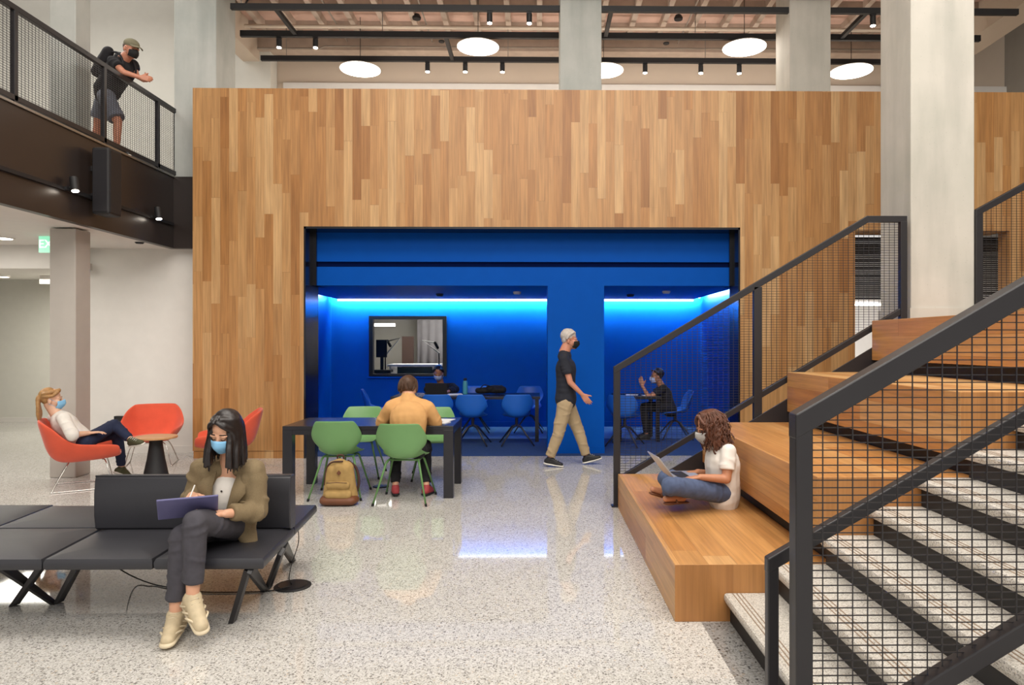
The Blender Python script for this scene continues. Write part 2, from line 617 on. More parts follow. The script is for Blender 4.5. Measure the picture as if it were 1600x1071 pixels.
MB().box(NX0 + .03, NX1 - .03, 13.335, 13.345, NZ + .03, NZ + .09).build('channel', 'steel', t)
MB().box(NX0 + .18, NX1 - .18, 13.302, 13.33, NZ - .035, NZ + .02).build('lens', 'led_lens', t)
MB().box(NX0 + .03, NX1 - .03, 13.30, 13.36, NZ + .09, NZ + .10).build('mount', 'steel', t)

for x0, sg, lb in ((NX0 + .13, -1, 'white LED cove strip above the left side wall of the alcove'), (NX1 - .13, 1, 'white LED cove strip above the right side wall of the alcove')):
    t = thing('led_strip', lb, 'light strip', (x0, 12.0, NZ + .08))
    MB().box(x0, x0 + sg * .007, 10.7, 13.2, NZ + .03, NZ + .07).build('diffuser', 'led_side', t)
    MB().box(x0 - sg * .01, x0, 10.7, 13.2, NZ + .03, NZ + .08).build('channel', 'steel', t)
    MB().box(x0 - sg * .05, x0 + sg * .012, 10.7, 13.2, NZ + .08, NZ + .09).build('mount', 'steel', t)
# studio window
o = thing('window_1', 'dark framed studio window in the blue rear wall', 'window', ((wx0 + wx1) / 2, YB, wz0), kind='structure')
b = MB()
fw = .075
b.box(wx0, wx0 + fw, YB - .03, YB + .1, wz0, wz1); b.box(wx1 - fw, wx1, YB - .03, YB + .1, wz0, wz1)
b.box(wx0 + fw, wx1 - fw, YB - .03, YB + .1, wz0, wz0 + fw * .6); b.box(wx0 + fw, wx1 - fw, YB - .03, YB + .1, wz1 - fw * .9, wz1)
b.build('window_frame', M.setdefault('frame_black', pbr('frame_black', '#0e0e11', .35, var=.02)), o)
MB().box(wx0 - .03, wx1 + .01, YB - .05, YB - .005, wz0 - .035, wz0 - .012).build('window_sill', 'blue', o)
g = NT('window_glass'); g.b.inputs['Transmission Weight'].default_value = 1; g.b.inputs['Roughness'].default_value = 0; g.b.inputs['IOR'].default_value = 1.1
g.b.inputs['Specular IOR Level'].default_value = .3
M['glass'] = g.m
MB().box(wx0 + fw, wx1 - fw, YB + .03, YB + .036, wz0 + fw * .6, wz1 - fw * .9).build('pane', 'glass', o)

# studio room behind the window
M['grey_curtain'] = pbr('grey_curtain', '#6d6a6c', .9, var=.1)
M['studio_wall'] = pbr('studio_wall', '#a5a29a', .85, var=.04, world=True)
M['brown_panel'] = pbr('brown_panel', '#46332b', .6, var=.1)
b = MB()
b.box(-5.2, -5.1, YB + .12, 17.5, 0, 2.85); b.box(.6, .7, YB + .12, 17.5, 0, 2.85)
b.box(-5.2, .7, 17.5, 17.6, 0, 2.85); b.box(-5.2, .7, YB + .12, 17.6, 2.85, 2.95)
struct('wall_studio', b, 'studio_wall', 'pale walls of the recording studio behind the window', 'wall')

# white wall, corridor, balcony
struct('wall_left', MB().box(-6.78, -4.775, 10.4, 10.6, 0, 2.985), 'white_wall', 'white wall beside the oak wall under the balcony', 'wall')
struct('baseboard_left', MB().box(-6.78, -4.79, 10.385, 10.4, 0, .10), 'white_wall', 'white baseboard under the white wall', 'baseboard')
struct('wall_corridor', MB().box(-14, -6.5, 14.5, 14.7, 0, 3.2), 'cream_wall', 'cream end wall of the corridor', 'wall')
struct('baseboard_corridor', MB().box(-14, -6.5, 14.485, 14.5, 0, .09), 'white_wall', 'white baseboard of the corridor end wall', 'baseboard')
b = MB().box(-14, -5.29, 0, 10.0, 2.985, 3.08)
b.box(-14, -5.32, 10.0, 10.6, 2.985, 3.08); b.box(-5.32, -4.78, 10.3, 10.6, 2.985, 3.08)
b.box(-14, -6.78, 10.0, 10.12, 2.655, 3.0)
b.add([(-14, 10.12, 2.655), (-6.5, 10.12, 2.655), (-6.5, 14.6, 2.905), (-14, 14.6, 2.905), (-14, 10.12, 2.75), (-6.5, 10.12, 2.75), (-6.5, 14.6, 3.0), (-14, 14.6, 3.0)],
      [(0, 3, 2, 1), (4, 5, 6, 7), (0, 1, 5, 4), (1, 2, 6, 5), (2, 3, 7, 6), (3, 0, 4, 7)])
struct('ceiling_corridor', b, 'white_wall', 'white ceiling under the balcony stepping down in the corridor', 'ceiling')
struct('wall_corridor_side', MB().box(-6.78, -6.68, 10.6, 14.5, 0, 2.95), 'cream_wall', 'cream side wall of the corridor', 'wall')
FX = -5.215
b = MB()
b.box(FX - .09, FX, 1.5, 10.2, 2.97, 4.0)
b.box(FX - .09, -4.775, 10.2, 10.3, 2.97, 4.0)
struct('beam_balcony', b, 'fascia', 'dark steel fascia along the balcony edge', 'beam')
struct('trim_4', MB().box(FX - .1, FX + .02, 1.5, 10.2, 3.985, 4.01), 'steel', 'thin steel edge along the top of the fascia', 'trim')
struct('slab_balcony', MB().box(-14, FX - .09, 0, 13.3, 3.6, 3.995), 'grey_paint', 'floor slab of the balcony', 'slab')
struct('slab_balcony_end', MB().box(FX - .09, -4.775, 10.3, 13.3, 3.6, 3.995), 'grey_paint', 'end of the balcony floor slab behind the oak wall', 'slab')
struct('trim_5', MB().box(FX, FX + .035, 1.5, 10.15, 3.285, 3.325), 'black', 'black lighting track along the balcony fascia', 'trim')

# the rest of the hall round the photographer
M['hall_wall'] = pbr('hall_wall', '#8f8981', .8, var=.03, world=True)
struct('wall_right', MB().box(9.0, 9.2, -6, 16.6, 0, 9.2), 'hall_wall', 'side wall of the hall beyond the stairs', 'wall')
struct('wall_far_left', MB().box(-14.2, -14, -6, 14.7, 0, 9.2), 'hall_wall', 'far side wall of the hall beyond the balcony', 'wall')
struct('ceiling_hall', MB().box(-14, 9, -6, 10.1, 9.0, 9.2), 'white_wall', 'high ceiling of the hall', 'ceiling')
# columns
def column(name, x0, x1, y0, y1, z0, z1, mat, label):
    b = MB().box(x0, x1, y0, y1, z0, z1)
    return struct(name, b, mat, label, 'column', bevel=.012)
column('column', -5.791, -5.482, 8.46, 8.745, 0, 2.97, 'grey_paint', 'grey painted column under the balcony behind the seated ponytailed woman')
column('column', -5.791, -5.482, 8.46, 8.745, 3.99, 9, 'concrete', 'column rising from the balcony floor behind the leaning man')
column('column', -5.27, -4.66, 10.32, 10.98, 4.0, 9, 'concrete', 'concrete column at the end of the balcony above the oak wall corner')
column('column', .355, .975, 10.5, 11.1, 5.14, 9, 'concrete', 'concrete column rising behind the middle of the oak wall')
column('column', 3.80, 4.42, 10.5, 11.12, 5.14, 9, 'concrete_warm', 'concrete column rising behind the oak wall right of the middle one')
column('column', 3.70, 4.336, 6.9, 7.52, 0, 9, 'concrete_warm', 'large concrete column standing on the stair landing')
struct('trim_6', MB().box(3.685, 4.35, 6.885, 7.535, 1.826, 1.95), 'concrete_warm', 'low concrete base around the landing column', 'trim')

# doorway beside the landing column: blinds above, bright room below
b = MB()
b.box(DX0, DX1, YW + .15, 10.3, DZ, DZ + .1)
b.box(DX1, DX1 + .1, YW + .15, 10.1, 0, DZ)
struct('wall_doorway', b, 'oak_wall', 'oak lined reveal of the doorway beside the landing column', 'wall')
b = MB()
b.box(3.3, 9, 16.5, 16.6, 0, 3); b.box(3.3, 9, 11.0, 16.6, 3.05, 3.15); b.box(8.9, 9, 10.2, 16.5, 0, 3.1); b.box(3.28, 3.35, 11.2, 16.5, 0, 3.1)
struct('wall_back_room', b, 'white_wall', 'white walls of the room through the doorway', 'wall')

# upper room behind the timber box
YU = 13.4
struct('wall_upper', MB().box(-14, 12, YU, YU + .2, 3.9, 9.5), 'beige_wall', 'beige rear wall of the upper room above the oak wall', 'wall')
struct('trim_7', MB().box(-4.77, 12, YU - .06, YU, 6.40, 6.52), 'white_wall', 'white ledge along the upper rear wall', 'trim')
struct('wall_upper_left', MB().box(-14, -4.9, YU - .35, YU - .02, 3.99, 9.5), 'cream_wall', 'cream upper wall behind the balcony', 'wall')
b = MB()
b.box(-5.4, -5.1, 10.1, YU, 6.8, 8.6)
b.box(7.42, 7.9, 10.1, YU, 6.8, 8.6)
b.box(-5.1, 7.42, 10.05, 10.35, 6.83, 8.6)
struct('beam', b, 'beige_wall', 'beige beams framing the open ceiling above the oak wall', 'beam')
b = MB()
b.box(-5.1, 7.42, 10.35, YU, 7.33, 7.45)
struct('ceiling', b, 'deck', 'open ceiling deck with pinkish panels', 'ceiling')
b = MB()
for k in range(23):
    x = -4.85 + k * .545
    b.box(x - .045, x + .045, 10.35, YU, 7.20, 7.34)
for y in (10.9, 11.75, 12.6):
    b.box(-5.1, 7.42, y - .05, y + .05, 7.22, 7.34)
b.box(-5.1, 7.42, 12.95, 13.2, 6.98, 7.34)
struct('beam_deck', b, 'joist', 'grid of ceiling ribs under the open deck', 'beam')
# ================================================================ stairs and timber seating
RISE, RUN, SX0 = .165, .2767, 1.077
TX = [.795, 1.62, 2.45, 3.283]
TZ = [.33, .83, 1.32, 1.822]
YN, YF = 4.03, 6.84

def wbox(mb, x0, x1, y0, y1, z0, z1):
    n = len(mb.f)
    mb.box(x0, x1, y0, y1, z0, z1)
    mb.mi[n + 2] = 1; mb.mi[n + 4] = 1
TL = ['lowest oak seating tier with the cross-legged woman on it',
      'second oak seating tier behind the cross-legged woman',
      'third oak seating tier seen partly through the near railing mesh',
      'topmost oak seating tier in front of the concrete column']
for k in range(4):
    x, z = TX[k], TZ[k]
    zb = 0.0 if k == 0 else z - .385
    o = thing('bleacher_seat', TL[k], 'bleacher seat', (x + .4, (YN + YF) / 2, 0), group='oak seating tiers')
    mb = MB()
    wbox(mb, x, x + (.915 if k < 3 else .95), YN, YF, zb, z)
    mb.build('seat_block', ['oak_bench', 'oak_end'], o, bevel=.004)
    if k:
        MB().box(x + .09, x + .9, YN + .02, YF - .02, 0, zb).build('toe_kick', 'black', o)
        if k == 1:
            pass

st = thing('staircase', 'terrazzo staircase with dark risers beside the oak seating', 'staircase', (2.5, 3.1, 0))
NST = 11
def tread_profile(x, z, d):
    return [(x + .012, z - .058), (x + d, z - .058), (x + d, z), (x + .014, z), (x + .004, z - .006), (x, z - .018), (x + .001, z - .036)]
for k in range(1, NST + 1):
    x, z = SX0 + RUN * (k - 1), RISE * k
    d = RUN + .05 if k < NST else 3.0
    tr = MB().prism(tread_profile(x, z, d), 'y', 2.2, YN - .004).build('tread', 'tread', st)
    mb = MB()
    for q in (.045, .068, .091):
        mb.box(x + q, x + q + .007, 2.2, YN - .01, z - .002, z + .0012)
    mb.build('grip_strips', M.setdefault('grip', pbr('grip_strip', '#8d7a68', .8, var=.05)), tr)
    MB().box(x + .035, x + .05, 2.2, YN - .006, z - RISE, z - .058).build('riser', 'black', st)
mb = MB()
mb.prism([(SX0 + .1, 0), (SX0 + .25, 0), (SX0 + RUN * 10 + .2, RISE * 9.6), (SX0 + RUN * 10, RISE * 10 - .06), (SX0 + .04, .1)], 'y', 2.16, 2.2)
mb.build('stringer', 'black_steel', st)
struct('slab_landing', MB().box(4.235, 7.0, 4.03, 6.82, 1.70, 1.82), 'tread', 'terrazzo landing beside the concrete column', 'slab')
struct('floor_border', MB().box(SX0 - .13, SX0 + .04, 0, YN - .01, -.05, .0015), 'tread_dark', 'dark terrazzo warning strip in front of the first step', 'floor')

# far stringer along the seating
mb = MB()
def szt(x): return .54 + .6 * (x - 1.59)
mb.prism([(1.0, 0.02), (1.3, 0.02), (3.6, szt(3.6) - .34), (3.6, szt(3.6)), (.80, szt(.80) if szt(.8) > .03 else .03)], 'y', 6.845, 6.862)
o = mb.build('stair_stringer', 'black_steel', bevel=.002)
tag(o, 'black steel stringer plate along the far side of the oak tiers', 'stringer')

# ---------------------------------------------------------------- railings of black steel and wire mesh
def wires_x(mb, Y, x0, x1, zb, zt, sx=.0508, sz=.0254, w=.0034):
    """wire mesh in the plane Y between lines zb(x) and zt(x)"""
    n = int((x1 - x0) / sx)
    for i in range(1, n + 1):
        x = x0 + i * sx
        a, b_ = zb(x), zt(x)
        if b_ - a > .01: mb.box(x - w / 2, x + w / 2, Y - w / 2, Y + w / 2, a, b_)
    zs = [zb(x0 + (x1 - x0) * i / 60) for i in range(61)] + [zt(x0 + (x1 - x0) * i / 60) for i in range(61)]
    z = min(zs) + sz
    while z < max(zs):
        run = None
        m = 400
        for i in range(m + 1):
            x = x0 + (x1 - x0) * i / m
            ok = zb(x) < z < zt(x)
            if ok and run is None: run = x
            if run is not None and (not ok or i == m):
                if x - run > .01: mb.box(run, x, Y + w / 2, Y + w * 1.5, z - w / 2, z + w / 2)
                run = None
        z += sz

SL = .5955
def rail_bar(x0, x1, zf, Y, name, parent, w=.055, h=.06):
    MB().bar((x0, Y, zf(x0)), (x1, Y, zf(x1)), w, h).build(name, 'black_steel', parent, bevel=.004)

def slope_rail(x0, x1, zf, Y, w, h):
    """rail following zf with upright cut ends"""
    k = h / 2 * sqrt(1 + SL * SL)
    return MB().prism([(x0, zf(x0) - k), (x1, zf(x1) - k), (x1, zf(x1) + k), (x0, zf(x0) + k)], 'y', Y - w / 2, Y + w / 2)
# far railing
YR = 6.9
o = thing('stair_railing', 'far stair railing with wire mesh running up to the concrete column', 'railing', (.79, YR, 0))
def ft(x): return min(1.355 + SL * (x - .79), 2.825)
def fb(x): return max(.375 + SL * (x - 1.0) , .0)
xk = .79 + (2.825 - 1.355) / SL
MB().box(.758, .822, YR - .028, YR + .028, 0, ft(.822) - .034).build('post', 'black_steel', o, bevel=.004)
MB().box(.735, .845, YR - .05, YR + .05, 0, .012).build('base_plate', 'black_steel', o)
slope_rail(.757, xk + .004, ft, YR, .06, .062).build('top_rail', 'black_steel', o, bevel=.004)
MB().box(xk + .004, 3.65, YR - .028, YR + .028, 2.795, 2.857).build('landing_rail', 'black_steel', o, bevel=.004)
MB().box(3.585, 3.65, YR - .03, YR + .03, 1.822, 2.80).build('post', 'black_steel', o, bevel=.004)
MB().box(2.135, 2.215, YR - .03, YR + .03, fb(2.17) - .25, ft(2.17) - .02).build('post', 'black_steel', o, bevel=.004)
slope_rail(.823, 3.585, fb, YR, .05, .055).build('bottom_rail', 'black_steel', o, bevel=.004)
mb = MB(); wires_x(mb, YR, .823, 2.135, lambda x: fb(x), lambda x: ft(x) - .03); mb.build('mesh_panel', 'black_steel', o)
mb = MB(); wires_x(mb, YR, 2.215, 3.585, lambda x: fb(x), lambda x: ft(x) - .03); mb.build('mesh_panel', 'black_steel', o)

# railing of the next flight, right of the column
o = thing('stair_railing', 'stair railing with wire mesh starting right of the concrete column', 'railing', (4.36, YR, 1.82))
def gt(x): return 2.90 + .55 * (x - 4.36)
def gb(x): return 1.95 + .55 * (x - 4.36)
MB().box(4.336, 4.404, YR - .028, YR + .028, 1.80, gt(4.404) - .034).build('post', 'black_steel', o, bevel=.004)
slope_rail(4.335, 6.32, gt, YR, .06, .062).build('top_rail', 'black_steel', o, bevel=.004)
MB().bar((4.37, YR, gb(4.37)), (6.3, YR, gb(6.3)), .05, .058).build('bottom_rail', 'black_steel', o, bevel=.004)
MB().box(6.26, 6.32, YR - .03, YR + .03, 1.80, gt(6.3) - .04).build('post', 'black_steel', o, bevel=.004)
mb = MB(); wires_x(mb, YR, 4.40, 6.26, gb, lambda x: gt(x) - .03); mb.build('mesh_panel', 'black_steel', o)

# near railing
YQ = 2.36
o = thing('stair_railing', 'near stair railing with wire mesh and heavy dark post in front of the steps', 'railing', (.89, YQ, 0))
def nt(x): return 1.335 + .578 * (x - .885)
def nb(x): return .18 + .60 * (x - .885)
MB().box(.863, .921, YQ - .034, YQ + .034, 0, nt(.921) - .040).build('post', 'black_steel', o, bevel=.005)
slope_rail(.862, 2.72, nt, YQ, .072, .072).build('top_rail', 'black_steel', o, bevel=.005)
slope_rail(.922, 2.66, nb, YQ, .06, .062).build('bottom_rail', 'black_steel', o, bevel=.005)
MB().box(2.66, 2.72, YQ - .036, YQ + .036, 1.0, nt(2.66) - .042).build('post', 'black_steel', o, bevel=.005)
mb = MB(); wires_x(mb, YQ, .915, 2.66, nb, lambda x: nt(x) - .034); mb.build('mesh_panel', 'black_steel', o)

YH = 2.52
o = thing('handrail', 'slim dark handrail on its own post behind the near railing mesh', 'handrail', (.84, YH, 0))
def hr(x): return .805 + .575 * (x - .83)
MB().box(.827, .867, YH - .019, YH + .019, 0, hr(.867) - .026).build('post', 'black_steel', o, bevel=.004)
slope_rail(.826, 2.7, hr, YH, .042, .046).build('rail', 'black_steel', o, bevel=.004)
MB().box(2.62, 2.66, YH - .02, YH + .02, 1.0, hr(2.62) - .026).build('post', 'black_steel', o, bevel=.004)

# balcony railing
XB = FX - .05
o = thing('balcony_railing', 'black balcony railing with wire mesh infill along the upper level', 'railing', (XB, 6.0, 4.0))
def yat(px, X=XB):
    d = _ray(px, 300); return d.y * X / d.x
ys = [1.6, 3.4, 5.2, yat(22), yat(162), yat(246), yat(275)]
zt_, zb_ = 4.985, 4.075
MB().box(XB - .025, XB + .025, 1.6, ys[-1] + .025, zt_ - .03, zt_ + .03).build('top_rail', 'black_steel', o, bevel=.004)
MB().box(XB - .025, XB + .025, 1.6, ys[-1] + .025, zb_ - .03, zb_ + .03).build('bottom_rail', 'black_steel', o, bevel=.004)
for y in ys:
    MB().box(XB - .025, XB + .025, y - .025, y + .025, 4.0, zt_ - .02).build('post', 'black_steel', o, bevel=.003)
for y0, y1 in zip(ys[:-1], ys[1:]):
    mb = MB()
    y = y0 + .0508
    while y < y1 - .02:
        mb.box(XB - .0017, XB + .0017, y - .0017, y + .0017, zb_, zt_); y += .0508
    z = zb_ + .0254
    while z < zt_:
        mb.box(XB + .0017, XB + .005, y0, y1, z - .0017, z + .0017); z += .0254
    mb.build('mesh_panel', 'black_steel', o)
# ================================================================ furniture
M['leather'] = pbr('charcoal_leather', '#313136', .42, var=.08, vscale=3, bump=.08, bscale=220)
M['orange'] = pbr('orange_felt', '#dc573a', .85, var=.06, bump=.1, bscale=300, sheen=.2)
M['green_shell'] = pbr('green_plastic', '#72a066', .42, var=.03)
M['green_leg'] = pbr('green_metal', '#5f8a50', .4, var=.03)
M['blue_shell'] = pbr('blue_plastic', '#1f66c8', .4, var=.03)
M['table_black'] = pbr('black_laminate', '#232227', .25, var=.06)
M['maple'] = wood('table_oak', 'x', 'y', .6, 4.0, [(0, '#cf9c6c'), (1, '#d9aa7c')], world=False, seam=0, grain=.2)
M['rubber'] = pbr('rubber', '#1c1c1c', .8, var=0)

# ---------------------------------------------------------------- sofa
def cushion(name, poly, z0, z1, parent, mat='leather', puff=.012, bev=.022):
    """padded slab over a polygon with a slightly domed top"""
    n = len(poly)
    cx = sum(p[0] for p in poly) / n; cy = sum(p[1] for p in poly) / n
    def ring(k, z): return [(cx + (p[0] - cx) * k, cy + (p[1] - cy) * k, z) for p in poly]
    rings = [ring(.97, z0), ring(1, z0 + .012), ring(1, z1 - .022), ring(.975, z1 - .004), ring(.80, z1 + puff * .6), ring(.45, z1 + puff)]
    # subdivide the outline so corners stay crisp
    def fine(r):
        o_ = []
        for i in range(n):
            a, b_ = Vector(r[i]), Vector(r[(i + 1) % n])
            for t in (0, .04, .25, .5, .75, .96): o_.append(a.lerp(b_, t))
        return o_
    rings = [fine(r) for r in rings]
    m = len(rings[0])
    vs = [p for r in rings for p in r]
    fs = [tuple(range(m - 1, -1, -1))]
    for i in range(len(rings) - 1):
        for k in range(m):
            fs.append((i * m + k, i * m + (k + 1) % m, (i + 1) * m + (k + 1) % m, (i + 1) * m + k))
    fs.append(tuple((len(rings) - 1) * m + k for k in range(m)))
    return MB().add(vs, fs).build(name, mat, parent, smooth=50)

sofa = thing('modular_sofa', 'charcoal leather modular bench sofa with low backrest on slanted black legs', 'sofa', (-2.4, 4.5, 0))
SZ0, SZ1 = .362, .425
xb = [(-1.488, -1.600), (-2.092, -2.16), (-2.690, -2.835), (-3.40, -3.52), (-4.05, -4.12), (-4.7, -4.75)]
YA, YM0, YM1, YE = 3.875, 4.535, 4.545, 5.17
for i in range(5):
    (rf, rb), (lf, lb) = xb[i], xb[i + 1]
    g = .004
    def lx(pair, y): return pair[0] + (pair[1] - pair[0]) * (y - YA) / (YE - YA)
    sh = 0 if i < 3 else (.03 if i == 3 else .05)
    for y0, y1 in ((YA, YM0), (YM1, YE)):
        poly = [(lx(xb[i + 1], y0) + g, y0 + sh), (lx(xb[i], y0) - g, y0 + sh), (lx(xb[i], y1) - g, y1 + sh), (lx(xb[i + 1], y1) + g, y1 + sh)]
        cushion('seat_cushion', poly, SZ0, SZ1, sofa)
# backrest
mb = MB()
rows = []
for z, y, k in ((.415, 4.455, 0), (.50, 4.45, 0), (.62, 4.445, 0), (.745, 4.455, 0)):
    pass
bx0, bx1 = -2.765, -1.545
prof = [(4.47, .428), (4.452, .44), (4.440, .52), (4.440, .66), (4.452, .755), (4.462, .768), (4.525, .768), (4.538, .755), (4.548, .6), (4.545, .44), (4.53, .428)]
mb.prism(prof, 'x', bx0, bx1)
br = mb.build('backrest', 'leather', sofa, smooth=40, bevel=.006)
MB().tube([(bx0, 4.462, .766), (bx1, 4.462, .766)], .006, 6).build('piping', 'leather', br, smooth=True)
for q in (bx0 + .1, bx1 - .16):
    MB().box(q, q + .06, 4.49, 4.53, .36, .45).build('bracket', 'black_steel', br)
mb = MB().box(-4.7, -1.62, 4.30, 4.36, .325, .362).box(-4.7, -1.66, 4.70, 4.76, .325, .362)
mb.build('frame', 'black_steel', sofa)
def sleg(f, t, zt=.355):
    a, b_ = Z(f[0], f[1], .0), Z(t[0], t[1], zt)
    mb = MB().bar(a, b_, .03, .055, up=(0, 1, .2))
    for i in range(4):
        mb.v[i].z = max(0.0, min(mb.v[i].z, .004))
    return mb.build('leg', 'black_steel', sofa, bevel=.003)
for f, t in (((363, 973), (388, 888)), ((418, 922), (440, 862)), ((414, 924), (392, 890)), ((457, 878), (444, 853)),
             ((84, 944), (2, 884)), ((22, 947), (66, 884)), ((91, 943), (122, 884)), ((-60, 944), (-20, 884))):
    sleg(f, t)
MB().box(-2.55, -2.45, 4.0, 4.06, .335, .362).build('power_socket', 'steel', sofa)
pts = [Z(178, 884, .33), Z(205, 900, .06), Z(235, 912, .01), Z(262, 918, .006), Z(310, 925, .006), Z(360, 926, .006), Z(420, 924, .006), Z(452, 917, .02)]
def smooth_path(p, n=8):
    p = [Vector(q) for q in p]
    o_ = []
    for i in range(len(p) - 1):
        p0 = p[max(i - 1, 0)]; p1 = p[i]; p2 = p[i + 1]; p3 = p[min(i + 2, len(p) - 1)]
        for k in range(n):
            t = k / n
            o_.append(.5 * ((2 * p1) + (p2 - p0) * t + (2 * p0 - 5 * p1 + 4 * p2 - p3) * t * t + (3 * p1 - p0 - 3 * p2 + p3) * t ** 3))
    o_.append(p[-1])
    return o_
o = MB().tube(smooth_path(pts), .004, 6).build('power_cable', 'rubber', smooth=True)
tag(o, 'black power cable on the floor under the sofa', 'cable')
o = MB().tube(smooth_path([Z(466, 830, .36), Z(466, 850, .2), Z(455, 885, .06), Z(452, 905, .012), Z(456, 913, .02)]), .003, 6).build('power_cable', 'rubber', smooth=True)
tag(o, 'thin black cable hanging from the sofa end to the floor box', 'cable')
o = thing('floor_box', 'round black floor box on the terrazzo beside the sofa', 'floor box', (-1.604, 4.66, 0))
MB().lathe([(.118, 0), (.118, .006), (.112, .010), (.0, .010)], (-1.604, 4.66, 0), 40).build('rim', 'black', o, smooth=30)
MB().lathe([(.09, .008), (.09, .013), (.0, .013)], (-1.604, 4.66, 0), 40).build('lid', 'black_steel', o, smooth=30)
p = Z(595, 761, 0)
o = thing('floor_box', 'round dark floor box on the terrazzo under the black table', 'floor box', p)
MB().lathe([(.09, 0), (.09, .005), (.084, .008), (.0, .008)], p, 32).build('rim', 'black', o, smooth=30)
MB().lathe([(.07, .006), (.07, .011), (.0, .011)], p, 32).build('lid', 'black_steel', o, smooth=30)

# ---------------------------------------------------------------- black table
TXA, TXB, TYA, TYB, TZT = -2.612, -.858, 7.28, 8.13, .748
o = thing('work_table', 'black square-legged work table with green chairs around it', 'table', (-1.73, 7.7, 0))
MB().box(TXA, TXB, TYA, TYB, TZT - .04, TZT).build('tabletop', 'table_black', o, bevel=.003)
mb = MB().box(TXA + .1, TXB - .1, TYA + .004, TYA + .03, TZT - .09, TZT - .04).box(TXA + .1, TXB - .1, TYB - .03, TYB - .004, TZT - .09, TZT - .04)
mb.box(TXA + .004, TXA + .03, TYA + .1, TYB - .1, TZT - .09, TZT - .04).box(TXB - .03, TXB - .004, TYA + .1, TYB - .1, TZT - .09, TZT - .04)
mb.build('apron', 'table_black', o)
for x in (TXA, TXB - .1):
    for y in (TYA, TYB - .1):
        MB().box(x, x + .1, y, y + .1, 0, TZT - .04).build('leg', 'table_black', o, bevel=.002)

# ---------------------------------------------------------------- shell chairs
def shell_rows(w=1.0):
    # rows from the seat front to the top of the back; symmetric half profiles (x, dy, dz)
    rows = []
    def row(y, z, half):
        r = [(-a * w, y + b_, z + c) for a, b_, c in reversed(half[1:])] + [(half[0][0], y + half[0][1], z + half[0][2])] + [(a * w, y + b_, z + c) for a, b_, c in half[1:]]
        rows.append([Vector(q) for q in r])
    row(.235, .435, [(0, 0, 0), (.09, 0, 0), (.175, -.01, .004), (.19, -.02, .006)])
    row(.20, .452, [(0, 0, 0), (.10, 0, 0), (.20, 0, .008), (.215, 0, .014)])
    row(.04, .440, [(0, 0, 0), (.11, 0, .002), (.215, 0, .02), (.235, 0, .035)])
    row(-.13, .438, [(0, 0, 0), (.10, 0, .006), (.175, .02, .045), (.205, .035, .080)])
    row(-.205, .470, [(0, 0, 0), (.09, .005, .004), (.150, .030, .035), (.185, .06, .075)])
    row(-.24, .555, [(0, 0, 0), (.11, .012, 0), (.195, .055, .012), (.232, .095, .02)])
    row(-.262, .655, [(0, 0, 0), (.12, .012, 0), (.228, .055, 0), (.268, .09, 0)])
    row(-.285, .755, [(0, 0, 0), (.11, .010, 0), (.20, .038, 0), (.228, .058, 0)])
    row(-.302, .815, [(0, 0, 0), (.10, .008, 0), (.175, .022, 0), (.195, .032, -.004)])
    return rows

def make_green(label, group):
    o = thing('side_chair', label, 'chair', (0, 0, 0), group=group)
    MB().grid(shell_rows()).build('seat_shell', 'green_shell', o, smooth=True, local=True, solid=.012, subsurf=2)
    mb = MB().tube([(-.15, .13, .425), (-.15, -.10, .425)], .010, 8).tube([(.15, .13, .425), (.15, -.10, .425)], .010, 8)
    mb.tube([(-.15, .10, .425), (.15, .10, .425)], .009, 8).tube([(-.15, -.08, .425), (.15, -.08, .425)], .009, 8)
    mb.build('seat_frame', 'green_leg', o, smooth=True, local=True)
    for sx in (-1, 1):
        for y0, y1 in ((.13, .275), (-.10, -.275)):
            l = MB().tube([(sx * .15, y0, .425), (sx * .165, y0 + (y1 - y0) * .12, .40), (sx * .262, y1, .014)], [.0115, .0115, .009], 10).build('leg', 'green_leg', o, smooth=True, local=True)
            MB().tube([(sx * .259, y1 - .003 * (1 if y1 > 0 else -1), .028), (sx * .265, y1 + .002, 0.0)], .0125, 8).build('foot_cap', 'rubber', l, smooth=30, local=True)
    return o
GG = 'green chairs at the black table'
g1 = make_green('green shell chair with a tan backpack on the floor beside it', GG)
g1.location = (-2.06, 7.44, 0); g1.rotation_euler.z = radians(3)
dup(g1, (-1.335, 7.20, 0), radians(-2), 'green shell chair with the tan shirted person sitting on it', GG)
dup(g1, (-2.13, 8.56, 0), pi + .06, 'green shell chair behind the black table, facing the backpack chair', GG)
dup(g1, (-1.22, 8.46, 0), pi + .15, 'green shell chair behind the black table, mostly hidden by the tan shirted person', GG)

def make_blue(label, group):
    o = thing('swivel_chair', label, 'chair', (0, 0, 0), group=group)
    MB().grid(shell_rows(.98)).build('seat_shell', 'blue_shell', o, smooth=True, local=True, solid=.014, subsurf=2)
    MB().tube([(0, 0, .44), (0, 0, .30)], .025, 10).build('column', 'black_steel', o, smooth=40, local=True)
    for a in range(4):
        an = pi / 4 + a * pi / 2
        MB().tube([(.01 * cos(an), .01 * sin(an), .31), (.10 * cos(an), .10 * sin(an), .28), (.36 * cos(an), .36 * sin(an), .012)], [.017, .016, .011], 8).build('leg', 'black_steel', o, smooth=True, local=True)
    return o
BG = 'blue chairs in the alcove'
b1 = make_blue('blue swivel chair in front of the alcove table, nearest the pillar', BG)
b1.location = (-.31, 11.12, 0); b1.rotation_euler.z = .1
dup(b1, (-1.00, 11.12, 0), -.06, 'blue swivel chair in front of the alcove table, second from the pillar', BG)
dup(b1, (-1.55, 11.15, 0), .05, 'blue swivel chair in front of the alcove table, partly hidden by the tan shirt', BG)
dup(b1, (-.13, 12.72, 0), pi - .05, 'blue swivel chair behind the alcove table, nearest the pillar', BG)
dup(b1, (-1.10, 12.72, 0), pi + .05, 'blue swivel chair behind the alcove table with the black bag before it', BG)
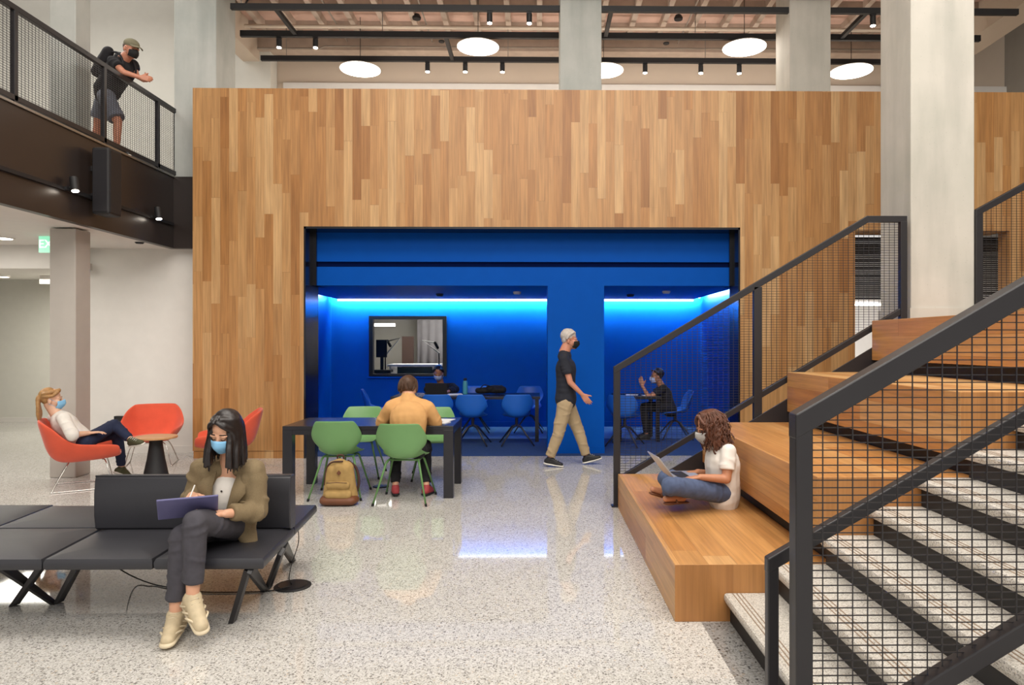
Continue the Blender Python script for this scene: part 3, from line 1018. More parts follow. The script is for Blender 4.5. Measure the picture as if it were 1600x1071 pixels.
dup(b1, (-2.72, 12.2, 0), -pi / 2 + .2, 'blue swivel chair at the far end of the alcove table under the studio window', BG)
dup(b1, (-1.74, 12.72, 0), pi, 'blue swivel chair under the masked person with the black laptop', BG)
dup(b1, (2.32, 11.75, 0), pi / 2, 'blue swivel chair under the person raising both hands', BG)
dup(b1, (1.38, 10.97, 0), -.35, 'blue swivel chair at the small table partly hidden by the blue pillar', BG)

def dark_table(label, x0, x1, y0, y1, z=.74):
    o = thing('work_table', label, 'table', ((x0 + x1) / 2, (y0 + y1) / 2, 0))
    MB().box(x0, x1, y0, y1, z - .045, z).build('tabletop', 'table_black', o, bevel=.003)
    for x in (x0 + .02, x1 - .08):
        for y in (y0 + .02, y1 - .08):
            MB().box(x, x + .06, y, y + .06, 0, z - .045).build('leg', 'table_black', o)
    return o
dark_table('long black table inside the blue alcove', -2.35, .06, 11.38, 12.28)
dark_table('small black table right of the blue pillar', 1.30, 2.02, 11.35, 12.15)

# ---------------------------------------------------------------- orange lounge chairs
def make_lounge(label, group):
    o = thing('lounge_chair', label, 'armchair', (0, 0, 0), group=group)
    def row(y, z, half):
        return [Vector((-a, y + b_, z + c)) for a, b_, c in reversed(half[1:])] + [Vector((half[0][0], y + half[0][1], z + half[0][2]))] + [Vector((a, y + b_, z + c)) for a, b_, c in half[1:]]
    rows = [
        row(.40, .385, [(0, 0, 0), (.13, 0, 0), (.25, -.01, .01), (.30, -.015, .055), (.315, -.02, .095)]),
        row(.36, .355, [(0, 0, 0), (.14, 0, 0), (.275, 0, .012), (.335, -.01, .085), (.36, -.01, .150)]),
        row(.16, .335, [(0, 0, 0), (.15, 0, 0), (.28, 0, .015), (.355, 0, .09), (.405, .01, .185)]),
        row(-.08, .318, [(0, 0, 0), (.15, 0, 0), (.27, 0, .018), (.36, .01, .105), (.43, .03, .215)]),
        row(-.24, .312, [(0, 0, 0), (.14, 0, .005), (.25, .01, .025), (.35, .05, .135), (.43, .09, .275)]),
        row(-.345, .40, [(0, 0, 0), (.14, .005, 0), (.24, .02, .015), (.33, .07, .10), (.405, .12, .255)]),
        row(-.39, .55, [(0, 0, 0), (.15, .005, 0), (.25, .025, .005), (.325, .07, .045), (.38, .11, .155)]),
        row(-.435, .72, [(0, 0, 0), (.15, .005, 0), (.25, .02, 0), (.305, .05, .0), (.335, .075, .035)]),
        row(-.455, .80, [(0, 0, 0), (.13, .003, 0), (.225, .012, -.002), (.265, .025, -.006), (.28, .035, -.010)]),
    ]
    MB().grid(rows).build('seat_shell', 'orange', o, smooth=True, local=True, solid=.035, subsurf=2)
    c = MB().ell((0, .06, .372), (.285, .32, .042), n=28, m=12)
    c.build('seat_cushion', 'orange', o, smooth=True, local=True)
    for sx in (-1, 1):
        MB().tube(smooth_path([(sx * .10, .20, .315), (sx * .22, .24, .29), (sx * .30, .30, .02), (sx * .31, .26, .009), (sx * .33, -.26, .009), (sx * .32, -.30, .02), (sx * .22, -.16, .28), (sx * .10, -.14, .315)], 6), .007, 8).build('leg', 'chrome', o, smooth=True, local=True)
    MB().tube([(-.12, .20, .315), (.12, .20, .315)], .007, 8).tube([(-.12, -.14, .315), (.12, -.14, .315)], .007, 8).build('cross_bar', 'chrome', o, smooth=True, local=True)
    return o
LG = 'orange lounge chairs by the white wall'
l1 = make_lounge('orange lounge chair occupied by the ponytailed woman', LG)
for ch in [q for q in bpy.data.objects if q.parent == l1]:
    ch.scale = (.88, .9, .97)
l1.location = (-5.06, 7.95, 0); l1.rotation_euler.z = radians(-60)
dup(l1, (-5.10, 9.40, 0), pi + .36, 'empty orange lounge chair facing out in front of the white wall', LG)
dup(l1, (-3.86, 8.85, 0), radians(112), 'orange lounge chair against the oak wall behind the woman in the blazer', LG)

p = Vector((-4.42, 8.25, 0))
o = thing('side_table', 'small round side table with oak top and black cone base between orange chairs', 'side table', p)
MB().lathe([(.0, .497), (.220, .497), (.226, .503), (.226, .517), (.221, .522), (0, .522)], p, 48).build('tabletop', 'maple', o, smooth=30)
MB().lathe([(0, 0), (.155, 0), (.155, .006), (.135, .06), (.095, .26), (.072, .42), (.068, .497), (0, .497)], p, 40).build('base', 'black', o, smooth=30)

# ---------------------------------------------------------------- things on the tables and the floor
M['paper'] = pbr('paper', '#e8e8ea', .7, var=.02)
M['canvas'] = pbr('tan_canvas', '#a98a55', .9, var=.12, vscale=14, bump=.15, bscale=160)
M['brown_leather'] = pbr('brown_leather', '#6b3f26', .55, var=.12, bump=.1, bscale=120)
M['webbing'] = pbr('brown_webbing', '#4a2f27', .85, var=.1)

def sculpt(name, mb, mat, parent, voxel=.008, smooth=4, fac=.6, disp=0.0, dscale=9.0, seed=0.0, local=False):
    """fuse overlapping closed shapes into ONE continuous skin"""
    me = mb.mesh('tmp')
    ob = bpy.data.objects.new('tmp', me)
    COL.objects.link(ob)
    r = ob.modifiers.new('r', 'REMESH'); r.mode = 'VOXEL'; r.voxel_size = voxel; r.use_smooth_shade = True
    if smooth:
        q = ob.modifiers.new('s', 'SMOOTH'); q.factor = fac; q.iterations = smooth
    dg = bpy.context.evaluated_depsgraph_get()
    ev = ob.evaluated_get(dg)
    m2 = bpy.data.meshes.new_from_object(ev)
    bpy.data.objects.remove(ob); bpy.data.meshes.remove(me)
    m2.name = name
    if disp:
        ns = [v.normal.copy() for v in m2.vertices]
        for v, n_ in zip(m2.vertices, ns):
            c = v.co
            f = mnoise.noise(Vector((c.x * dscale + seed, c.y * dscale, c.z * dscale * .55))) + .5 * mnoise.noise(Vector((c.x * dscale * 2.3, c.y * dscale * 2.3 + seed, c.z * dscale * 1.4)))
            v.co = c + n_ * (f * disp)
    if parent is not None and not local:
        m2.transform(world_of(parent).inverted())
    elif parent is None:
        xs = [v.co for v in m2.vertices]
        og = Vector(((min(c.x for c in xs) + max(c.x for c in xs)) / 2, (min(c.y for c in xs) + max(c.y for c in xs)) / 2, min(c.z for c in xs)))
        m2.transform(Matrix.Translation(-og))
    m2.materials.clear()
    m2.materials.append(M[mat] if isinstance(mat, str) else mat)
    m2.polygons.foreach_set('use_smooth', [True] * len(m2.polygons))
    m2.update()
    o = bpy.data.objects.new(name, m2)
    COL.objects.link(o)
    if parent is not None: o.parent = parent
    else: o.location = og
    return o

# backpack
bp = thing('backpack', 'tan canvas backpack with brown leather bottom on the floor', 'backpack', (-1.95, 7.02, 0), rz=radians(-4))
P0 = Vector((-1.95, 7.02, 0))
mb = MB()
for x in (-.10, .10):
    mb.cap(P0 + Vector((x, .02, .08)), .075, P0 + Vector((x * .62, .0, .36)), .075)
mb.cap(P0 + Vector((0, .02, .08)), .09, P0 + Vector((0, 0, .375)), .085)
sculpt('body', mb, 'canvas', bp, .009, 6, disp=.006, dscale=12)
mb = MB().cap(P0 + Vector((-.085, -.062, .11)), .05, P0 + Vector((.085, -.062, .11)), .05)
mb.cap(P0 + Vector((-.075, -.062, .20)), .042, P0 + Vector((.075, -.062, .20)), .042)
fp = sculpt('front_pocket', mb, 'canvas', bp, .008, 4, disp=.004, dscale=14)
MB().tube([P0 + Vector((-.10, -.115, .235)), P0 + Vector((0, -.128, .242)), P0 + Vector((.10, -.115, .235))], .004, 6).build('zipper', 'webbing', fp, smooth=True)
mb = MB().cap(P0 + Vector((-.11, -.01, .052)), .085, P0 + Vector((.11, -.01, .052)), .085, sc=((0, 0, 1), .62))
mb.cap(P0 + Vector((-.11, -.045, .05)), .078, P0 + Vector((.11, -.045, .05)), .078, sc=((0, 0, 1), .62))
sculpt('leather_bottom', mb, 'brown_leather', bp, .008, 4)
mb = MB().prism([(-.022, .33), (0, .305), (.022, .33), (0, .355)], 'y', -.098, -.088)
mb.v = [P0 + Vector((v.x + .015, v.y, v.z)) for v in mb.v]
mb.build('patch', 'brown_leather', bp)
MB().tube(smooth_path([P0 + Vector((-.03, .03, .45)), P0 + Vector((-.025, .02, .485)), P0 + Vector((.025, .02, .485)), P0 + Vector((.03, .03, .45))], 5), .009, 8).build('handle', 'webbing', bp, smooth=True)
for s_ in (-1, 1):
    MB().tube(smooth_path([P0 + Vector((s_ * .05, .09, .42)), P0 + Vector((s_ * .13, .12, .34)), P0 + Vector((s_ * .16, .11, .2)), P0 + Vector((s_ * .13, .10, .08))], 6), .014, 8).build('strap', 'webbing', bp, smooth=True)
MB().tube(smooth_path([P0 + Vector((-.145, -.03, .20)), P0 + Vector((-.12, -.05, .36)), P0 + Vector((-.06, -.07, .43)), P0 + Vector((.05, -.07, .44))], 6), .008, 6).build('trim_band', 'webbing', bp, smooth=True)

def sheet(name, label, cat, cx, cy, z, w, d, rz, mat='paper', t=.004, group=None):
    mb = MB().box(-w / 2, w / 2, -d / 2, d / 2, 0, t)
    mb.xf(Matrix.Translation((cx, cy, z)) @ Matrix.Rotation(rz, 4, 'Z'))
    o = mb.build(name, mat)
    return tag(o, label, cat, group)
sheet('paper_sheet', 'white paper sheet on the black table left of the tan shirted person', 'paper', -1.58, 7.72, TZT, .24, .30, .2)
sheet('paper_sheet', 'white paper sheet on the black table right of the tan shirted person', 'paper', -1.02, 7.82, TZT, .18, .25, -.2)
sheet('phone', 'pale phone lying at the right edge of the black table', 'phone', -.98, 7.55, TZT, .075, .15, -.3, t=.009)
sheet('notebook', 'open white notebook on the long alcove table before the masked person', 'notebook', -1.40, 11.85, .74, .30, .22, .25, t=.012)
sheet('paper_sheet', 'white paper on the edge of the small alcove table', 'paper', 1.86, 11.62, .74, .22, .16, .1)
sheet('paper_sheet', 'second white paper beside it on the small alcove table', 'paper', 1.60, 11.75, .74, .20, .15, -.2)

# water bottle and bag
p = Vector((-1.215, 12.05, .74))
o = thing('water_bottle', 'teal water bottle on the long alcove table', 'bottle', p)
M['teal'] = pbr('teal_metal', '#4fa3b0', .35, var=.04)
MB().lathe([(0, 0), (.038, 0), (.041, .01), (.041, .19), (.034, .215), (.028, .225), (0, .225)], p, 24).build('body', 'teal', o, smooth=40)
MB().lathe([(0, .222), (.030, .222), (.030, .262), (.022, .27), (0, .27)], p, 24).build('cap', 'black', o, smooth=40)
M['bag_black'] = pbr('bag_fabric', '#17151a', .8, var=.15)
o = thing('bag', 'black bag slumped on the long alcove table', 'bag', (-.78, 11.98, .74))
mb = MB().cap((-.98, 11.98, .80), .06, (-.58, 11.98, .81), .075, sc=((0, 0, 1), .8)).cap((-.80, 11.95, .83), .055, (-.60, 11.98, .855), .04)
sculpt('bag_body', mb, 'bag_black', o, .01, 3, disp=.012, dscale=11)
MB().tube(smooth_path([(-.95, 11.93, .84), (-.88, 11.90, .90), (-.78, 11.91, .88), (-.70, 11.93, .86)], 5), .008, 6).build('strap', 'bag_black', o, smooth=True)
def laptop(label, hinge, rz, mat, w=.33, d=.23, tilt=105, z_mat=None):
    """hinge centre; local +y is the user's side"""
    o = thing('laptop', label, 'laptop', hinge, rz)
    MB().box(-w / 2, w / 2, 0, d, 0, .014).build('base', mat, o, bevel=.004, local=True)
    MB().box(-w / 2 + .03, w / 2 - .03, .03, d * .58, .014, .0152).build('keyboard', 'black', o, local=True)
    mb = MB().box(-w / 2, w / 2, -.004, .004, .004, d)
    mb.xf(Matrix.Rotation(radians(tilt - 90), 4, 'X'))
    s_ = mb.build('screen_lid', mat, o, bevel=.003, local=True)
    mb = MB().box(-w / 2 + .012, w / 2 - .012, .0042, .0050, .018, d - .012)
    mb.xf(Matrix.Rotation(radians(tilt - 90), 4, 'X'))
    mb.build('display', M.setdefault('display', pbr('display', '#20242c', .15, var=0)), s_, local=True)
    return o
laptop('black laptop on the long alcove table in front of the masked person', (-1.66, 11.72, .74), 0, 'black', w=.36, d=.21, tilt=104)
o = sheet('outlet_box', 'black outlet box at the foot of the white wall behind the ponytailed woman', 'outlet', W(187, 657, 10.36).x, 10.37, W(187, 657, 10.36).z - .05, .15, .05, 0, mat='black', t=.11)
# ================================================================ fixtures
def pendant(px, py, wpx, label, zc):
    # place at the height zc
    p = Z(px, py, zc)
    r = wpx / F_PX * p.y / 2
    o = thing('pendant_light', label, 'pendant lamp', (p.x, p.y, zc), group='round disc pendants')
    MB().lathe([(0, -.014), (r - .006, -.014), (r - .006, -.006), (0, -.006)], p, 48).build('diffuser', 'disc_light', o, smooth=30)
    MB().lathe([(0, -.0065), (r, -.0065), (r, .006), (r - .01, .012), (0, .012)], p, 48).build('housing', 'white_wall', o, smooth=30)
    MB().tube([p + Vector((0, 0, .01)), Vector((p.x, p.y, 7.34))], .006, 6).build('cable', 'black', o)
pendant(563, 108, 62, 'disc pendant nearest the balcony above the oak wall', 6.42)
pendant(747, 73, 65, 'disc pendant hanging left of the middle concrete column, near the front track', 6.50)
pendant(943, 110, 62, 'disc pendant half hidden by the middle concrete column', 6.42)
pendant(1163, 74, 67, 'disc pendant hanging just left of the second concrete column', 6.50)
pendant(1330, 111, 64, 'disc pendant between the second column and the landing column', 6.42)

# suspended track frames
o = thing('lighting_track', 'black suspended lighting track with cross bars above the oak wall', 'lighting track', (1.2, 11.5, 6.62))
def px_x(px, Y): return W(px, 50, Y).x
TB = [(10.56, 361, 1590, .085), (11.48, 376, 1700, .095), (12.46, 408, 1640, .085)]
TZB = 6.62
for Y, a, b_, th in TB:
    MB().box(px_x(a, Y), min(px_x(b_, Y), 7.3), Y - .03, Y + .03, TZB - th / 2, TZB + th / 2).build('rail', 'black', o)
for x, y0, y1 in ((-3.90, 10.56, 11.48), (1.13, 10.56, 11.48), (-1.48, 11.48, 12.46), (5.0, 10.56, 11.48)):
    MB().box(x - .03, x + .03, y0 + .03, y1 - .03, TZB - .03, TZB + .03).build('cross_bar', 'black', o)
for x, Y in ((-4.4, 10.56), (-1.0, 10.56), (2.0, 10.56), (5.5, 10.56), (-4.4, 12.46), (-.5, 12.46), (3, 12.46), (-2.5, 11.48), (2.6, 11.48), (6.5, 11.48)):
    MB().tube([(x, Y, TZB), (x, Y, 7.34)], .006, 6).build('hanger_rod', 'steel', o)

def track_spot(px, Y, label):
    x = px_x(px, Y)
    z = TZB - .05
    o = thing('track_spot', label, 'track light', (x, Y, z), group='cylindrical track spots')
    MB().box(x - .04, x + .04, Y - .02, Y + .02, z - .02, z + .008).build('adapter', 'black', o)
    MB().lathe([(0, 0), (.042, 0), (.042, .13), (.03, .14), (0, .14)], (x, Y, z - .165), 20).build('housing', 'black', o, smooth=30)
    MB().lathe([(0, 0), (.034, 0), (.034, .012), (0, .012)], (x, Y, z - .176), 20).build('lens', 'spot_light', o)
SP = [(765, 0, 'track spot on the front rail, left of the pair near the middle column'), (827, 0, 'track spot on the front rail closest to the middle column'),
      (1364, 0, 'track spot on the front rail beside the landing column'), (436, 1, 'leftmost track spot on the middle rail'), (493, 1, 'track spot on the middle rail right of the leftmost one'),
      (668, 2, 'track spot on the rear rail closest to the balcony-side pendant'), (727, 2, 'track spot on the rear rail below the front pendant'), (785, 2, 'track spot on the rear rail nearest the middle column on its left'),
      (1008, 2, 'track spot on the rear rail right of the half hidden pendant'), (1095, 2, 'middle one of the three track spots between the two rear columns'), (1155, 2, 'track spot on the rear rail under the pendant left of the second column')]
for px, k, lb in SP: track_spot(px, TB[k][0], lb)

# pipes and conduit under the deck
def pipe(name, pts, r, label, cat, mat='galv'):
    o = MB().tube(pts, r, 10).build(name, mat, smooth=40)
    return tag(o, label, cat)
pipe('sprinkler_pipe', [(-5.0, 12.15, 7.05), (7.3, 12.15, 7.05)], .03, 'straight sprinkler pipe running under the open ceiling deck', 'pipe', 'beige_wall')
pipe('conduit', [(-5.0, 11.15, 7.14), (7.3, 11.15, 7.14)], .014, 'thin conduit running under the open ceiling deck nearest the front', 'conduit')
pipe('conduit', [(-5.0, 12.7, 6.9), (-3.9, 12.7, 6.9), (-3.8, 12.7, 6.94), (7.3, 12.7, 6.94)], .016, 'thin conduit with a kink near the rear beam', 'conduit')
pipe('conduit', [(-3.45, 10.4, 7.12), (-3.45, 12.9, 7.12)], .014, 'conduit crossing the deck at the balcony side', 'conduit')
pipe('conduit', [(-1.9, 10.4, 7.12), (-1.9, 12.9, 7.12)], .014, 'conduit crossing the deck left of the middle column', 'conduit')
pipe('conduit', [(2.6, 10.4, 7.12), (2.6, 12.9, 7.12)], .014, 'conduit crossing the deck between the middle columns', 'conduit')
pipe('cable_bundle', smooth_path([(-4.56, 10.75, 7.16), (-4.5, 10.8, 6.95), (-4.38, 10.8, 6.85), (-4.3, 10.78, 6.98), (-4.42, 10.78, 6.78), (-4.45, 10.76, 6.70)], 6), .012, 'loose cable bundle at the balcony end of the ceiling track', 'cable', 'black')
for px, py, lb in ((651, 30, 'dark ceiling speaker under the deck left of the middle column'), (1060, 31, 'dark ceiling speaker under the deck right of the middle column')):
    p = Z(px, py, 7.16)
    o = MB().lathe([(0, 0), (.07, 0), (.075, .03), (.05, .08), (0, .08)], p, 20).build('ceiling_speaker', 'black', smooth=40)
    tag(o, lb, 'speaker')
for px, py, lb in ((690, 66, 'small smoke detector on the rear beam left of the middle column'), (1041, 69, 'small smoke detector on the rear beam right of the middle column')):
    p = Z(px, py, 6.965)
    o = MB().lathe([(0, 0), (.05, .0), (.055, .02), (0, .02)], p, 16).build('smoke_detector', 'black', smooth=40)
    tag(o, lb, 'detector')

# balcony spots and speaker
def fascia_spot(px, py, label):
    d = _ray(px, py)
    X = FX + .11
    p = d * (X / d.x) + Vector((0, 0, CAM_H))
    o = thing('spotlight', label, 'spotlight', (FX + .035, p.y, 3.31), group='black spotlights on the balcony track')
    MB().box(FX + .035, FX + .06, p.y - .06, p.y + .06, 3.29, 3.325).build('adapter', 'black', o)
    MB().tube([(FX + .05, p.y, 3.31), (FX + .09, p.y - .0, 3.40)], .012, 8).build('arm', 'black', o)
    a = Vector((FX + .085, p.y + .02, 3.43)); ax = (p - a).normalized()
    b_ = a + ax * .15
    MB().tube([a - ax * .01, b_], .043, 18).build('housing', 'black', o, smooth=30)
    MB().tube([b_ + ax * .001, b_ + ax * .004], .035, 18).build('lens', 'spot_light', o)
fascia_spot(117, 293, 'lit black spotlight on the balcony track left of the wall speaker')
fascia_spot(248, 340, 'lit black spotlight on the balcony track near the oak wall')
ysp = yat(166, FX + .15)
o = thing('wall_speaker', 'tall black column speaker on the balcony fascia', 'speaker', (FX + .15, ysp, 3.1))
MB().box(FX + .06, FX + .27, ysp - .14, ysp + .12, 3.10, 3.88).build('cabinet', 'black', o, bevel=.03)
MB().box(FX + .08, FX + .25, ysp - .146, ysp - .139, 3.13, 3.85).build('grille', 'black_steel', o, bevel=.01)
MB().box(FX, FX + .07, ysp - .05, ysp + .05, 3.3, 3.36).box(FX, FX + .07, ysp - .05, ysp + .05, 3.62, 3.68).build('bracket', 'black_steel', o)

# exit sign
M['exit_green'] = emitter('exit_green', '#34d6a0', .85)
def exit_sign():
    Y = 9.2
    a, b_ = W(61.5, 369, Y), W(78, 395, Y)
    o = thing('exit_sign', 'green exit sign hanging beside the grey column in the corridor', 'sign', ((a.x + b_.x) / 2, Y, b_.z))
    w = .30
    MB().box(a.x, a.x + w, Y - .012, Y + .012, b_.z, a.z).build('panel', 'exit_green', o)
    MB().box(a.x - .005, a.x + w + .005, Y - .018, Y + .018, a.z, a.z + .025).build('housing', 'white_wall', o)
    MB().tube([(a.x + w / 2, Y, a.z + .02), (a.x + w / 2, Y, 2.985)], .008, 6).build('stem', 'white_wall', o)
    c = bpy.data.curves.new('lettering', 'FONT')
    c.body = 'EXIT'; c.size = .15; c.align_x = 'CENTER'; c.align_y = 'CENTER'; c.extrude = .001
    t0 = bpy.data.objects.new('tmp', c)
    COL.objects.link(t0)
    dg = bpy.context.evaluated_depsgraph_get()
    lm = bpy.data.meshes.new_from_object(t0.evaluated_get(dg))
    bpy.data.objects.remove(t0)
    lm.materials.clear()
    t = bpy.data.objects.new('lettering', lm)
    COL.objects.link(t)
    t.parent = o
    t.location = (a.x + w / 2 - o.location.x, -.014, (a.z - b_.z) / 2)
    t.rotation_euler = (pi / 2, 0, 0)
    lm.materials.append(M.setdefault('sign_white', emitter('sign_white', '#f4fff8', 1.0)))
exit_sign()
Y = 12.2
a, b_ = W(63, 428, Y), W(80, 444, Y)
o = thing('hanging_sign', 'blank white sign hanging deeper in the corridor', 'sign', (a.x + .15, Y, b_.z))
MB().box(a.x, a.x + .32, Y - .02, Y + .02, b_.z, a.z).build('panel', 'white_wall', o)
MB().tube([(a.x + .16, Y, a.z), (a.x + .16, Y, 2.78)], .008, 6).build('stem', 'steel', o)
for px, py, z, lb in ((2, 373, 2.985, 'round recessed downlight under the balcony ceiling'), (1, 433, 2.79, 'round recessed downlight deep in the corridor ceiling')):
    p = Z(px, py, z - .012)
    o = thing('downlight', lb, 'downlight', p)
    MB().lathe([(0, 0), (.125, 0), (.125, .004), (0, .004)], p, 28).build('lens', 'downlight', o)
    MB().lathe([(.124, -.002), (.15, .0), (.15, .012), (.124, .012)], p, 28, caps=False).build('trim_ring', 'white_wall', o, smooth=30)
p = Z(218, 381, 2.965)
o = MB().lathe([(0, 0), (.045, 0), (.06, .018), (0, .018)], p, 18).build('smoke_detector', 'black', smooth=40)
tag(o, 'small dark detector under the balcony ceiling by the white wall', 'detector')
for px, py, lb, m_ in ((687, 462, 'small dark sensor on the alcove ceiling left of the pillar', 'black'), (808, 459, 'pale smoke detector on the alcove ceiling next to the pillar', 'white_wall'),
                   (985, 463, 'small dark sensor on the alcove ceiling right of the pillar', 'black'), (1041, 458, 'pale smoke detector on the alcove ceiling over the small table', 'white_wall')):
    p = Z(px, py, NZ - .03)
    o = MB().lathe([(0, -.012), (.05, -.012), (.065, .01), (.065, .03), (0, .03)], p, 20).build('smoke_detector', m_, smooth=40)
    tag(o, lb, 'detector')

# blinds and lamps of the doorway room
mb = MB()
o = thing('window_blind', 'dark horizontal blinds filling the top of the doorway behind the stairs', 'blind', (5.4, 10.6, 2.2))
for k in range(30):
    z = 2.31 + k * .029
    mb.box(DX0 - .3, 7.4, 10.6, 10.622, z, z + .024)
mb.build('slats', 'black', o)
MB().box(DX0 - .3, 7.4, 10.58, 10.64, 2.27, 2.30).build('bottom_bar', 'black', o)
MB().box(DX0 - .3, 7.4, 10.58, 10.64, 3.18, 3.21).build('head_rail', 'black', o)
for i, (x, lb) in enumerate(((5.0, 'long white ceiling lamp glimpsed through the doorway mesh'), (6.6, 'long white ceiling lamp deeper in the doorway room'))):
    o = thing('ceiling_lamp', lb, 'ceiling lamp', (x, 12.96 + i, 2.36))
    MB().box(x - .6, x + .6, 12.9 + i, 13.02 + i, 2.36, 2.39).build('diffuser', 'disc_light', o)
    MB().box(x - .61, x + .61, 12.89 + i, 13.03 + i, 2.39, 2.44).build('housing', 'white_wall', o)
    MB().tube([(x, 12.96 + i, 2.44), (x, 12.96 + i, 3.05)], .008, 6).build('stem', 'steel', o)

# studio contents seen through the window
yc = 16.9
mb = MB()
xa, xb_ = W(652, 520, yc).x, .55
n = 60
rows = []
for z in (0.02, 2.8):
    rows.append([Vector((xa + (xb_ - xa) * i / n, yc + .05 * sin(i * 1.9), z)) for i in range(n + 1)])
o = mb.grid(rows).build('curtain', 'grey_curtain', smooth=True, solid=.01)
tag(o, 'grey pleated curtain at the back of the studio', 'curtain')
p0, p1 = W(628, 526, 16.7), W(646, 566, 16.7)
o = MB().box(p0.x, p1.x, 16.7, 16.76, .9, p0.z).build('acoustic_panel', 'brown_panel')
tag(o, 'brown acoustic panel standing in the studio', 'panel')
a, b_ = W(606, 569, 14.6), W(686, 574, 14.6)
o = thing('studio_desk', 'white studio desk behind the alcove window', 'desk', ((a.x + b_.x) / 2, 14.8, 0))
MB().box(a.x, b_.x, 14.5, 15.2, a.z - .05, a.z - .01).build('desktop', 'paper', o)
for x in (a.x + .04, b_.x - .08):
    MB().box(x, x + .04, 14.55, 15.15, 0, a.z - .05).build('leg', 'paper', o)
MB().box(a.x + .22, b_.x - .12, 14.49, 14.5, a.z - .32, a.z - .06).build('modesty_panel', M.setdefault('green_panel', pbr('green_panel', '#26352f', .6)), o)
a, b_ = W(586, 527, 14.3), W(604, 566, 14.3)
for (px, py, w_, h_, Y, lb) in ((596, 545, .22, .36, 14.3, 'dark monitor at the studio window, beside the microphone arm'), ):
    p = W(px, py, Y)
    o = thing('monitor', lb, 'monitor', (p.x, Y, p.z - h_ / 2))
    MB().box(p.x - w_ / 2, p.x + w_ / 2, Y, Y + .03, p.z - h_ / 2, p.z + h_ / 2).build('screen', 'black', o, bevel=.006)
    MB().box(p.x - .03, p.x + .03, Y + .03, Y + .08, p.z - h_ / 2 - .25, p.z).build('stand', 'black', o)
    MB().box(p.x - .25, p.x + .2, Y - .1, Y + .18, p.z - h_ / 2 - .30, p.z - h_ / 2 - .25).build('shelf', 'black', o)
    MB().box(p.x - .2, p.x + .15, Y, Y + .18, 0, p.z - h_ / 2 - .30).build('pedestal', 'black', o)
def mic_arm(pts, label):
    P = [W(*q) for q in pts]
    o = thing('microphone_arm', label, 'microphone arm', (P[0].x, P[0].y, P[0].z))
    MB().tube(P, .016, 8).build('arm', 'steel', o, smooth=30)
    e = P[-1]
    MB().cap(e, .03, e + Vector((.05, 0, -.10)), .03).build('microphone', 'black', o, smooth=True)
    MB().tube([P[0], Vector((P[0].x, P[0].y, .9))], .015, 8).build('pole', 'black', o)
mic_arm([(602, 556, 14.4), (625, 529, 14.4), (606, 533, 14.5)], 'grey microphone arm on the left of the studio window')
mic_arm([(686, 552, 14.4), (660, 532, 14.4), (680, 536, 14.4)], 'grey microphone arm on the right of the studio window')
p = W(599, 508, 16.0)
o = MB().box(p.x - .25, p.x + .25, 15.9, 16.1, p.z - .03, p.z + .03).build('studio_light', 'disc_light')
tag(o, 'white bar lamp hanging in the studio', 'lamp')
o2 = MB().tube([(p.x, 16, p.z), (p.x, 16, 2.85)], .01, 6)
# ================================================================ people
def skin(name, col):
    m = pbr(name, col, .5, var=.04, vscale=20)
    b = m.node_tree.nodes['Principled BSDF']
    b.inputs['Subsurface Weight'].default_value = .12
    b.inputs['Subsurface Radius'].default_value = (.012, .005, .003)
    return m
M['skin_light'] = skin('skin_light', '#d9a587')
M['skin_pale'] = skin('skin_pale', '#dcae92')
M['skin_tan'] = skin('skin_tan', '#b97f5e')
M['skin_red'] = skin('skin_ruddy', '#c98a70')
M['hair_black'] = pbr('hair_black', '#1b1210', .38, var=.25, vscale=40)
M['hair_brown'] = pbr('hair_brown', '#5a3524', .5, var=.3, vscale=40)
M['hair_blond'] = pbr('hair_blond', '#a97f4f', .5, var=.22, vscale=40)
M['hair_grey'] = pbr('hair_grey', '#bdb4ad', .6, var=.15, vscale=40)
M['hair_light_brown'] = pbr('hair_light_brown', '#4c3220', .55, var=.25, vscale=40)
M['mask_blue'] = pbr('mask_blue', '#86bfe6', .8, var=.03)
M['mask_white'] = pbr('mask_white', '#b9c6e6', .8, var=.03)
M['mask_grey'] = pbr('mask_grey', '#a9a6a2', .85, var=.1, vscale=60)
M['mask_black'] = pbr('mask_black', '#141414', .8, var=.03)
M['tweed'] = pbr('olive_tweed', '#7d6c50', .9, var=.10, vscale=170, bump=.1, bscale=260)
M['white_cloth'] = pbr('white_cloth', '#e6e0d8', .85, var=.03)
M['grey_jeans'] = pbr('grey_jeans', '#45434a', .9, var=.12, vscale=30, bump=.06, bscale=300)
M['blue_jeans'] = pbr('blue_jeans', '#4d5a78', .9, var=.16, vscale=25, bump=.06, bscale=300)
M['navy_cloth'] = pbr('navy_cloth', '#1f2742', .9, var=.12)
M['black_cloth'] = pbr('black_cloth', '#1a191d', .9, var=.12)
M['dark_polo'] = pbr('dark_polo', '#23252f', .9, var=.1)
M['khaki'] = pbr('khaki', '#b09a79', .9, var=.06)
M['tan_shirt'] = pbr('tan_shirt', '#d2a066', .85, var=.05, vscale=12)
M['grey_shorts'] = pbr('grey_shorts', '#6b6f7b', .9, var=.08)
M['shoe_cream'] = pbr('shoe_cream', '#c9b898', .7, var=.1, vscale=30)
M['sole_cream'] = pbr('sole_cream', '#d6c7aa', .6, var=.05)
M['shoe_black'] = pbr('shoe_black', '#1c1b1d', .6, var=.05)
M['shoe_olive'] = pbr('shoe_olive', '#4a4a32', .75, var=.08)
M['shoe_red'] = pbr('shoe_red', '#a83e44', .65, var=.1)
M['sole_white'] = pbr('sole_white', '#dcd8cf', .6, var=.03)
M['cap_khaki'] = pbr('cap_khaki', '#7d7862', .9, var=.1)
M['tablet_purple'] = pbr('tablet_cover', '#5c5b86', .55, var=.04)
